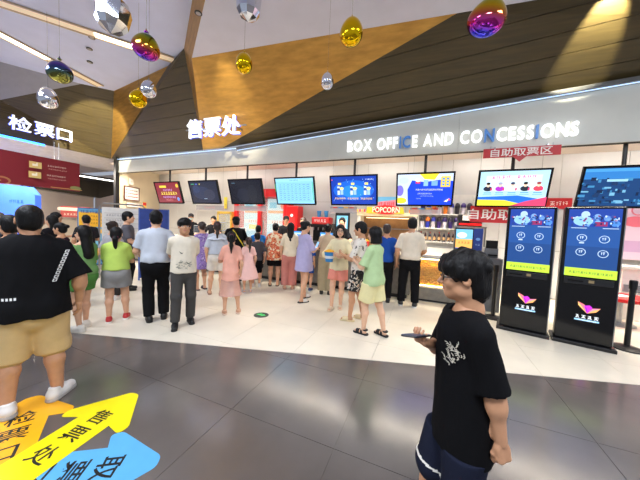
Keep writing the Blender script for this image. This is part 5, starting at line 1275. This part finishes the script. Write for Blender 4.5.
for lb, lc, rl, H, hr, tc, sx in (
    ('long-haired woman in a black dress among the corridor crowd', (-6.73, 2.66), 40, 1.54, 'long', (24, 22, 26), 'f'),
    ('man in a dark brown shirt among the corridor crowd', (-7.95, 3.20), -100, 1.60, 'short', (64, 44, 38), 'm'),
    ('man in a charcoal shirt facing the orange board', (-7.35, 3.50), 10, 1.57, 'short', (40, 40, 46), 'm'),
    ('short woman with a bun in a dark plum top beside the green outfit girl', (-5.70, 2.36), 60, 1.42, 'bun', (52, 30, 44), 'f'),
    ('child in a dark navy top in the shadow of the corridor crowd', (-5.35, 1.95), 100, 1.30, 'bob', (28, 30, 46), 'f'),
    ('person in a maroon shirt at the back of the corridor crowd', (-8.9, 3.1), -140, 1.62, 'short', (96, 34, 38), 'm')):
    person(lb, lc, rl, H, 1, sx, hair=(hr, None), top=('tee', cloth('c%d_%d_%d' % tc, tc), 0.88, 0.8), bottom=('trousers', CHAR, 0.1), ra='phone', la='down', vox=0.0145, group=None)
GRN = cloth('green', (112, 152, 92)); LIME = cloth('lime', (190, 216, 104)); GREYS = cloth('greyshort', (146, 144, 142))
pg_ = person('girl in a green shirt and green shorts with long dark hair looking at her phone', (-4.27, 2.0), 35, 1.42, 0, 'f', 0.98, 1.05, ra='phone', la='phone', legs=((0.08, 0.08, 0.085), (-0.11, -0.06, 0.085)), head=(-5, 5), hair=('long', None),
       top=('shirt', GRN, 0.92, 0.85, 0.022), bottom=('shorts', cloth('green2', (84, 136, 66)), 0.66, 0.02), shoes=('chunky', (232, 226, 214)))
person('girl in a lime T-shirt and grey shorts with a low ponytail seen from behind', (-4.20, 2.36), -8, 1.41, 0, 'f', 1.08, 1.05, ra='phone', la='fold', legs=((0.14, 0.08, 0.085), (-0.10, -0.03, 0.085)), hair=('lowpony', None),
       top=('tee', LIME, 0.95, 0.8, 0.03), bottom=('shorts', GREYS, 0.64, 0.035), shoes=('sneaker', (186, 44, 44), (230, 224, 216)))
person('man in a dark grey polo standing by the white notice board', (-5.85, 3.50), -95, 1.68, 0, 'm', ra='fwd', la='fwd', hair=('short', None), top=('tee', cloth('dgrey', (92, 90, 96)), 0.9, 0.8), bottom=('trousers', BLK, 0.1), shoes=('shoe', (20, 20, 20)))
person('brown-haired person in a pale grey shirt reaching towards the notice board', (-5.38, 2.96), -45, 1.48, 0, 'f', hair=('bun', HAIRD), ra='fwd', la='down', top=('tee', cloth('pgrey', (166, 164, 168)), 0.9, 0.85), bottom=('trousers', CHAR, 0.1))
def lanyard(i):
    s = i['s']
    MB().tube([(0.078*s*math.cos(a), 0.0+0.072*s*math.sin(a), (1.452+0.012*math.sin(a))*s) for a in np.linspace(0, 2*PI, 17)], 0.007, 6).build('lanyard', cloth('lan', (176, 60, 60)), i['root'])
WS = cloth('white_shirt', (196, 202, 212))
pw = person('man in a pale blue-grey shirt and black trousers with a red lanyard seen from behind', (-3.73, 2.63), 2, 1.68, 0, 'm', 1.06, ra=((0.17, 0.02, 0.96), (1, -0.8, 0), (-1, 0, 0), 'grip'), la='fwd',
       legs=((0.12, 0.06, 0.085), (-0.08, 0.0, 0.085)), hair=('short', None), top=('tee', WS, 0.93, 0.78, 0.03), bottom=('trousers', BLK, 0.09, 0.02), shoes=('shoe', (20, 20, 21)), extra=lanyard)
def swoosh(i):
    c = Canvas()
    pts = [(-0.075, 0.012), (-0.06, -0.012), (-0.03, -0.018), (0.09, 0.02), (-0.03, -0.002), (-0.05, 0.002)]
    for a, b in zip(pts[:-1], pts[1:]): pass
    c.poly([(-0.08, 0.02), (-0.055, -0.016), (-0.035, -0.018), (0.095, 0.016), (-0.03, -0.004), (-0.05, 0.0)], (24, 24, 24))
    decal(i, 'top', 'chest_print', c, 0.0, 1.19, True)
    c = Canvas(); R = random.Random(5)
    for k in range(26):
        x, z = R.uniform(-0.1, 0.1), R.uniform(-0.05, 0.05); a = R.uniform(-0.5, 1.4); L = R.uniform(0.02, 0.05); t = 0.003
        dx, dz = math.cos(a)*L, math.sin(a)*L
        c.poly([(x-dz*0.08, z+t), (x+dx, z+dz+t), (x+dx, z+dz-t), (x-dz*0.08, z-t)], (70, 84, 74))
    decal(i, 'top', 'shirt_drawing', c, 0.02, 0.99, True)
person('boy in a cream T-shirt with a black tick and sketched print facing the lobby', (-3.25, 2.72), 184, 1.58, 1, 'm', 0.98, 1.06, ra='behind', la='behind', legs=((0.12, 0.10, 0.085), (-0.11, -0.08, 0.085)), hair=('curly', None),
       top=('tee', cloth('cream', (226, 216, 196)), 0.86, 0.88, 0.035), bottom=('trousers', cloth('dkgrey', (72, 70, 68)), 0.10, 0.02), shoes=('sneaker', (24, 24, 26)), extra=swoosh)
person('woman in a lilac patterned dress behind the boy in the cream shirt', (-4.62, 4.32), 30, 1.54, 0, 'f', ra='phone', la='phone', hair=('bun', HAIRD), top=('dress', pattern_mat('lilac_print', (150, 124, 190), ((106, 84, 150), (190, 170, 214)), 16, 0.5), 0.55, 0.8, 0.02, 0.24), shoes=('slipper', (60, 50, 60)))
STAFFB = cloth('staff', (26, 26, 30))
def mask_cap(i):
    cap_hat((34, 32, 36), 'staffcap')(i)
    f = Field((-0.08, 0.02, -0.12), (0.08, 0.13, 0.02), 0.006); f.ell((0, 0.058, -0.052), (0.06, 0.045, 0.045), 0)
    v_, f_ = f.mesh(); mesh_obj('face_mask', v_ @ i['HR'].T*i['hsz']+i['hc'], f_, cloth('mask', (178, 214, 220)), i['root'])
person('staff member in a cap and face mask behind the counter under the navy television', (-7.95, 6.92), 180, 1.80, 0, 'm', ra='counter', la='counter', hair=('short', None), top=('tee', STAFFB, 0.9, 0.85), bottom=('trousers', STAFFB, 0.1), extra=mask_cap, vox=0.0145)
person('bareheaded staff member in black behind the counter', (-6.90, 6.95), 160, 1.74, 0, 'm', ra='counter', la='counter', hair=('short', None), top=('tee', STAFFB, 0.9, 0.85), bottom=('trousers', STAFFB, 0.1), vox=0.0145)
person('staff member in a cap behind the counter beside the red cabinet', (-4.02, 7.0), 190, 1.82, 0, 'm', ra='phone', la='down', hair=('short', None), top=('tee', STAFFB, 0.9, 0.85), bottom=('trousers', STAFFB, 0.1), extra=cap_hat((34, 32, 36), 'staffcap'), vox=0.0145)
person('brown-haired staff member behind the counter near the drinks machine', (-3.42, 7.0), 150, 1.80, 0, 'f', ra='down', la='phone', hair=('bun', HAIRD), top=('tee', STAFFB, 0.9, 0.85), bottom=('trousers', STAFFB, 0.1), vox=0.0145)
person('staff member in black in front of the slim upright display', (-2.15, 6.85), 170, 1.82, 0, 'f', ra='counter', la='counter', hair=('bun', None), top=('tee', STAFFB, 0.9, 0.85), bottom=('trousers', STAFFB, 0.1), vox=0.0145)
def ruffle(i):
    s = i['s']; f = Field((-0.30*s, -0.22*s, 1.28*s), (0.30*s, 0.22*s, 1.46*s), 0.009)
    f.cone((0, -0.01, 1.43*s), (0, -0.01, 1.30*s), 0.09*s, 0.235*s, 0, 0.66, cap=True, capa=True); f.cone((0, 0, 1.40*s), (0, 0, 1.6*s), 0.075*s, 0.09*s, 0, subtract=True); f.wrinkle(0.008, 60, 4, (1, 1, 0.2))
    v_, f_ = f.mesh(); mesh_obj('ruffle_collar', v_, f_, cloth('ruffle', (206, 212, 222)), i['root'])
person('woman with a ponytail in a pale blouse with a ruffled collar and cream shorts', (-4.03, 4.17), 0, 1.56, 0, 'f', ra='fwd', la='down', legs=((0.11, -0.02, 0.085), (-0.14, 0.1, 0.085)), hair=('pony', HAIRD),
       top=('shirt', cloth('blouse', (186, 192, 202)), 0.96, 0.9, 0.03), bottom=('shorts', cloth('creamshort', (214, 206, 194)), 0.58, 0.03), shoes=('slipper', (150, 110, 90)), extra=ruffle)
PINK = cloth('peach', (240, 176, 156)); TULLE = mat('tulle_pink', (244, 196, 184), 0.8, var=0.05, alpha=0.42)
person('girl in a peach top and sheer tulle skirt with a ponytail seen from behind', (-2.98, 3.40), 0, 1.40, 0, 'f', 0.88, 1.08, ra='down', la='phone', legs=((0.17, 0.02, 0.085), (-0.10, 0.0, 0.085)), hair=('pony', None),
       top=('tee', PINK, 0.72, 0.85, 0.03), bottom=('skirt', TULLE, 0.40, 0.02, 0.23), shoes=('sandal', (214, 170, 140), (226, 200, 180)))
person('small girl in a pale pink dress with a full tulle skirt', (-3.60, 4.66), 12, 1.24, 0, 'f', 0.9, 1.15, ra='down', la='down', hair=('pony', HAIRD), top=('dress', cloth('pinkdress', (240, 196, 188)), 0.45, 0.7, 0.02, 0.33), shoes=('sandal', (200, 190, 190)))
def strap_cap(i):
    cap_hat((22, 22, 24), 'blackcap')(i)
    s = i['s']; v_, f_, ob = i['geo']['top']; bvh = BVHTree.FromPolygons([tuple(q) for q in v_], [tuple(int(k) for k in q) for q in f_])
    P = []
    for t in np.linspace(0, 1, 14):
        x, z = (-0.09+0.27*t)*s, (1.40-0.42*t)*s
        h = bvh.ray_cast(Vector((x, -0.8, z)), Vector((0, 1, 0))); P.append((x, (h[0].y if h[0] else -0.1)-0.004, z))
    MB().tube(P, 0.012, 6).build('bag_strap', cloth('yellowstrap', (222, 200, 60)), i['root'])
person('man in a black cap and black T-shirt with a yellow bag strap', (-4.27, 5.02), 12, 1.69, 1, 'm', 1.08, ra='counter', la='fwd', hair=('short', None), top=('tee', BLK, 0.9, 0.85, 0.03), bottom=('trousers', CHAR, 0.1), shoes=('sneaker', (30, 30, 32)), extra=strap_cap)
person('boy in a bright blue T-shirt at the counter next to the capped man', (-4.02, 5.58), 0, 1.50, 0, 'm', hair=('short', None), top=('tee', cloth('bblue', (40, 120, 200)), 0.88, 0.85), bottom=('shorts', CHAR, 0.5), ra='phone', la='phone')
person('small boy in a dark grey T-shirt beside the floral shirt', (-3.75, 5.18), 5, 1.33, 0, 'm', 0.95, 1.1, hair=('short', None), top=('tee', cloth('dg2', (70, 68, 72)), 0.85, 0.85, 0.03), bottom=('shorts', BLK, 0.5))
person('woman in an orange and cream floral shirt and black shorts', (-3.45, 5.50), -4, 1.58, 0, 'f', 1.12, hair=('bun', None), top=('shirt', pattern_mat('floral', (232, 214, 178), ((206, 96, 64), (226, 140, 92), (176, 70, 50)), 9, 0.55), 0.72, 0.95, 0.04, 0.215), bottom=('shorts', BLK, 0.56, 0.02), ra='phone', la='phone', shoes=('slipper', (60, 50, 46)))
person('long-haired woman in a cream top and wide dusty pink trousers', (-2.98, 5.42), 0, 1.61, 0, 'f', 0.98, hair=('long', None), top=('tee', cloth('cream2', (226, 212, 184)), 0.86, 0.9, 0.025), bottom=('trousers', cloth('dustpink', (206, 134, 122)), 0.1, 0.045), ra='phone', la='down', shoes=('slipper', (190, 150, 130)))
LAV = cloth('lavender', (176, 170, 206))
pl_ = person('woman in an oversized lavender shirt dress and slippers turned to the right', (-2.26, 4.72), -55, 1.65, 0, 'f', 0.98, ra='phone', la='phone', legs=((0.11, -0.10, 0.085), (-0.13, 0.14, 0.085)), head=(-8, 0), hair=('bun', None),
       top=('dress', LAV, 0.66, 0.97, 0.03, 0.215), shoes=('slipper', (226, 222, 216), (40, 38, 40)))
person('child in a royal blue T-shirt dress beside the lavender woman', (-2.52, 5.50), -20, 1.28, 0, 'f', 0.92, 1.1, hair=('bun', None), top=('dress', cloth('royal', (38, 82, 166)), 0.6, 0.8, 0.03, 0.2), shoes=('sneaker', (60, 70, 110), (220, 220, 220)))
person('woman with a bun in a beige top and wide khaki trousers at the counter', (-2.04, 5.46), -6, 1.62, 0, 'f', 1.0, hair=('bun', None), ra='phone', la='phone', top=('tee', cloth('beige', (206, 182, 150)), 0.9, 0.95, 0.03), bottom=('trousers', cloth('khaki2', (178, 166, 134)), 0.08, 0.05), shoes=('shoe', (50, 46, 44)))
def glasses_f(r, dark):
    def fn(i):
        b = MB()
        for sg in (-1, 1):
            b.tube([(sg*0.032+0.021*math.cos(a), 0.094-0.006*abs(math.cos(a)), 0.002+0.017*math.sin(a)) for a in np.linspace(0, 2*PI, 17)], r, 6)
            b.tube([(sg*0.053, 0.088, 0.006), (sg*0.078, 0.06, 0.006), (sg*0.083, 0.0, 0.004), (sg*0.082, -0.02, -0.012)], r, 6)
        b.tube([(-0.012, 0.096, 0.006), (0, 0.1, 0.009), (0.012, 0.096, 0.006)], r, 6)
        b.v = [tuple(q) for q in np.array(b.v) @ i['HR'].T*i['hsz']+i['hc']]
        b.build('glasses', mat('frame_dark', (26, 24, 26), 0.3), i['root'], smooth=True)
    return fn
pb_ = person('woman in a cream sweatshirt and pink shorts facing the lobby with a popcorn tub', (-1.47, 4.60), 172, 1.60, 2, 'f', 0.98, ra=((0.10, 0.24, 1.12), (0.8, 0, -1), (-0.6, 0, 0.8), 'grip'), la=((0.10, 0.26, 1.10), (0.8, 0, -1), (-0.7, 0.2, 0.3), 'grip'),
       legs=((0.10, 0.10, 0.085), (-0.06, -0.06, 0.085)), head=(-6, 8), hair=('bob', HAIRB), top=('shirt', cloth('cream3', (232, 220, 180)), 0.80, 1.2, 0.035), bottom=('shorts', cloth('salmon', (226, 142, 124)), 0.60, 0.03), shoes=('slipper', (226, 204, 176)), extra=glasses_f(0.0035, True))
person('young man in a white printed T-shirt and black floral shorts in profile', (-0.98, 4.18), 78, 1.65, 1, 'm', 0.95, ra='fold', la='phone', legs=((0.10, -0.08, 0.085), (-0.10, 0.10, 0.085)), head=(-6, 0), hair=('short', None),
       top=('tee', pattern_mat('white_print', (228, 220, 208), ((60, 50, 50), (150, 120, 110)), 14, 0.40), 0.88, 0.92, 0.03), bottom=('shorts', pattern_mat('dark_floral', (24, 24, 26), ((220, 214, 204), (190, 150, 120)), 20, 0.46), 0.54, 0.03), shoes=('slipper', (222, 206, 164)))
person('woman with a black bob in a pale green T-shirt and yellow shorts', (-0.65, 3.68), 60, 1.58, 2, 'f', 0.98, ra='phone', la='phone', legs=((0.13, -0.16, 0.085), (-0.05, 0.10, 0.085)), head=(-4, 5), hair=('bob', None),
       top=('tee', cloth('palegreen', (186, 212, 158)), 0.82, 0.92, 0.035), bottom=('shorts', cloth('butter', (236, 226, 170)), 0.55, 0.035), shoes=('sandal', (18, 18, 20)))
person('man in a royal blue T-shirt and black trousers at the popcorn booth', (-0.75, 5.54), 2, 1.66, 1, 'm', 0.98, hair=('short', HAIRD), ra='down', la='down', top=('tee', cloth('royal2', (34, 76, 156)), 0.9, 0.85), bottom=('trousers', BLK, 0.09), shoes=('sneaker', (24, 24, 26)))
person('man in an off-white T-shirt and black trousers leaning at the popcorn booth', (-0.25, 5.46), 0, 1.80, 1, 'm', 1.0, hair=('short', None), ra='fwd', la='down', legs=((0.13, 0, 0.085), (-0.13, 0.02, 0.085)), top=('tee', cloth('offwhite', (222, 210, 190)), 0.92, 0.88, 0.03), bottom=('trousers', BLK, 0.09, 0.022), shoes=('sneaker', (26, 26, 28), (220, 218, 214)))
# popcorn tub in her arms
def tub_at(info, p):
    w_ = world_pt(info, p)
    t = thing('popcorn_tub', 'blue popcorn tub heaped with popcorn held by the woman in cream', 'popcorn tub', w_, 0.3)
    MB().lathe([(0.065, 0), (0.092, 0.17), (0.094, 0.175), (0.09, 0.176)], n=20).build('tub', mat('tub_blue', (44, 128, 190), 0.5), t)
    MB().lathe([(0.0755, 0.06), (0.0835, 0.11)], n=20).build('band', mat('tub_band', (220, 226, 230), 0.5), t)
    R = random.Random(1); b = MB()
    for k in range(70):
        a, r = R.uniform(0, 6.28), 0.085*math.sqrt(R.random()); s_ = 0.014; x, y, z = r*math.cos(a), r*math.sin(a), 0.175+0.035*(1-(r/0.09)**2)+R.uniform(-.006, .006)
        b.add([(x+s_, y, z), (x-s_, y, z), (x, y+s_, z), (x, y-s_, z), (x, y, z+s_), (x, y, z-s_)], [(0, 2, 4), (2, 1, 4), (1, 3, 4), (3, 0, 4), (2, 0, 5), (1, 2, 5), (3, 1, 5), (0, 3, 5)])
    b.lathe([(0.088, 0.16), (0.07, 0.19), (0.02, 0.2)], n=12)
    setp(b.build('popcorn', mat('popcorn', (250, 196, 60)), t), None, None, None, 'stuff')
tub_at(pb_, (0.16*pb_['s'], 0.26*pb_['s'], 0.99*pb_['s']))
# plastic bag in the hand of the man in the pale shirt
wr = pw['ar']['r'][2]
t = thing('plastic_bag', 'translucent plastic carrier bag held by the man in the pale shirt', 'bag', world_pt(pw, wr-np.array((0, -0.05, 0.02))))
f = Field((-0.14, -0.1, -0.36), (0.14, 0.1, 0.02), 0.01); f.cone((0, 0, -0.05), (0, 0, -0.26), 0.03, 0.10, 0, 0.6); f.wrinkle(0.01, 40, 3); v_, f_ = f.mesh()
mesh_obj('bag_body', v_, f_, mat('plastic_film', (226, 232, 236), 0.3, alpha=0.55), t)
MB().tube([(-0.03, 0, -0.04), (-0.02, 0, 0.01), (0.02, 0, 0.01), (0.03, 0, -0.04)], 0.006, 6).build('handle', mat('plastic_film', (226, 232, 236)), t)
# ------------------------------------------------------------------ the boy walking past with his phone
HERO_BLK = cloth('hero_black', (15, 15, 17)); HERO_NV = cloth('hero_navy', (28, 32, 48))
def hero_extra(i):
    glasses_f(0.0026, True)(i)
    c = Canvas(); R = random.Random(8)
    for k in range(44):
        x = R.uniform(-0.026, 0.026); z = R.uniform(-0.055, 0.055); x += 0.2*z; a = R.uniform(0.2, 2.6); L = R.uniform(0.012, 0.026); t = 0.0016
        P = [(x+math.cos(a+q*0.8)*L*q, z+math.sin(a+q*0.8)*L*q) for q in (0, 0.5, 1)]
        for p, q in zip(P[:-1], P[1:]):
            n = Vector((p[1]-q[1], q[0]-p[0])).normalized()*t
            c.poly([(p[0]+n.x, p[1]+n.y), (q[0]+n.x, q[1]+n.y), (q[0]-n.x, q[1]-n.y), (p[0]-n.x, p[1]-n.y)], (214, 208, 190))
    decal(i, 'top', 'chest_print', c, -0.14, 1.245, True)
    # white edging along the shorts hem
    v_, f_, ob = i['geo']['bottom']; s = i['s']; C_ = v_[f_].mean(1)
    for nm in 'rl':
        hj, kn, an = i['lg'][nm]; t_ = (0.90-0.50)/(0.90-0.49); p = hj+(kn-hj)*t_; u = (kn-hj)/np.linalg.norm(kn-hj)
        for a0, a1 in ((0.004, 0.015),):
            al = (p-C_) @ u; rad = (C_-p)+np.outer(al, u); rl = np.linalg.norm(rad, axis=1)
            keep = (al > a0) & (al < a1) & (rl < 0.125*s) & (rl > 0.06*s)
            q = f_[keep]
            if not len(q): continue
            idx, inv = np.unique(q, return_inverse=True); vv = v_[idx]; r_ = vv-p; r_ = r_-np.outer(r_ @ u, u); r_ /= np.linalg.norm(r_, axis=1)[:, None]+1e-9
            mesh_obj('hem_stripe', vv+r_*0.003, inv.reshape(-1, 4), cloth('stripe', (226, 222, 212)), ob)
hero = person('boy in glasses walking in a black T-shirt and navy shorts with white piping', (0.20, 1.31), 114, 1.465, 1, 'm', 0.96, 1.06, 0.03,
       ra=((0.09, 0.175, 1.20), (0.9, -0.5, -1), (-0.25, 0, 1), 'grip'), la=((0.20, -0.10, 0.865), (0.0, -1, 0), (-1, 0.2, 0), 'fist'), legs=((0.08, 0.16, 0.09), (-0.09, -0.12, 0.10)),
       head=(-6, -16), hair=('messy', None), neck=0.035, arm=0.93, top=('tee', HERO_BLK, 0.70, 0.97, 0.035, 0.19), bottom=('shorts', HERO_NV, 0.50, 0.035), shoes=('sneaker', (230, 228, 224)), extra=hero_extra, vox=0.0068)
# phone in his right hand
wr = hero['ar']['r'][2]; el = hero['ar']['r'][1]; u = (wr-el)/np.linalg.norm(wr-el)
pp = world_pt(hero, wr+u*0.085+np.array((0, 0, 0.022)))
t = thing('smartphone', 'dark smartphone held flat by the walking boy', 'phone', pp, 0)
ph_dir = world_pt(hero, wr+u)-world_pt(hero, wr); t.rotation_euler = (math.radians(12), math.radians(-12), math.atan2(ph_dir.y, ph_dir.x))
MB().box((0.02, 0, 0.0), (0.155, 0.074, 0.009)).build('case', mat('phone_case', (40, 40, 46), 0.35), t, bevel=0.003)
MB().box((0.02, 0, 0.0052), (0.148, 0.067, 0.0015)).build('screen', mat('phone_screen', (60, 70, 96), 0.3, emit=0.15, var=0.2, spec=0.2), t)
# phones in other hands
for inf, lb in ((pl_, 'phone with a pale blue screen held by the woman in lavender'), (pg_, 'phone held up by the girl in green')):
    s = inf['s']; w_ = world_pt(inf, (0.0, 0.345*s, 1.20*s))
    t = thing('smartphone', lb, 'phone', w_, inf['rz'])
    MB().box((0, 0, 0), (0.074, 0.009, 0.15)).build('case', mat('phone_case', (40, 40, 46)), t, bevel=0.003)
    MB().box((0, -0.0052, 0), (0.066, 0.0015, 0.14)).build('screen', mat('phone_lit', (140, 190, 235), 0.3, emit=0.8, var=0.1), t)
    for o_ in t.children: o_.rotation_euler = (math.radians(-25), 0, 0)
    MB().box((0.0, 0.004, -0.06), (0.16, 0.02, 0.02)).build('grip_band', mat('phone_case', (40, 40, 46)), t)
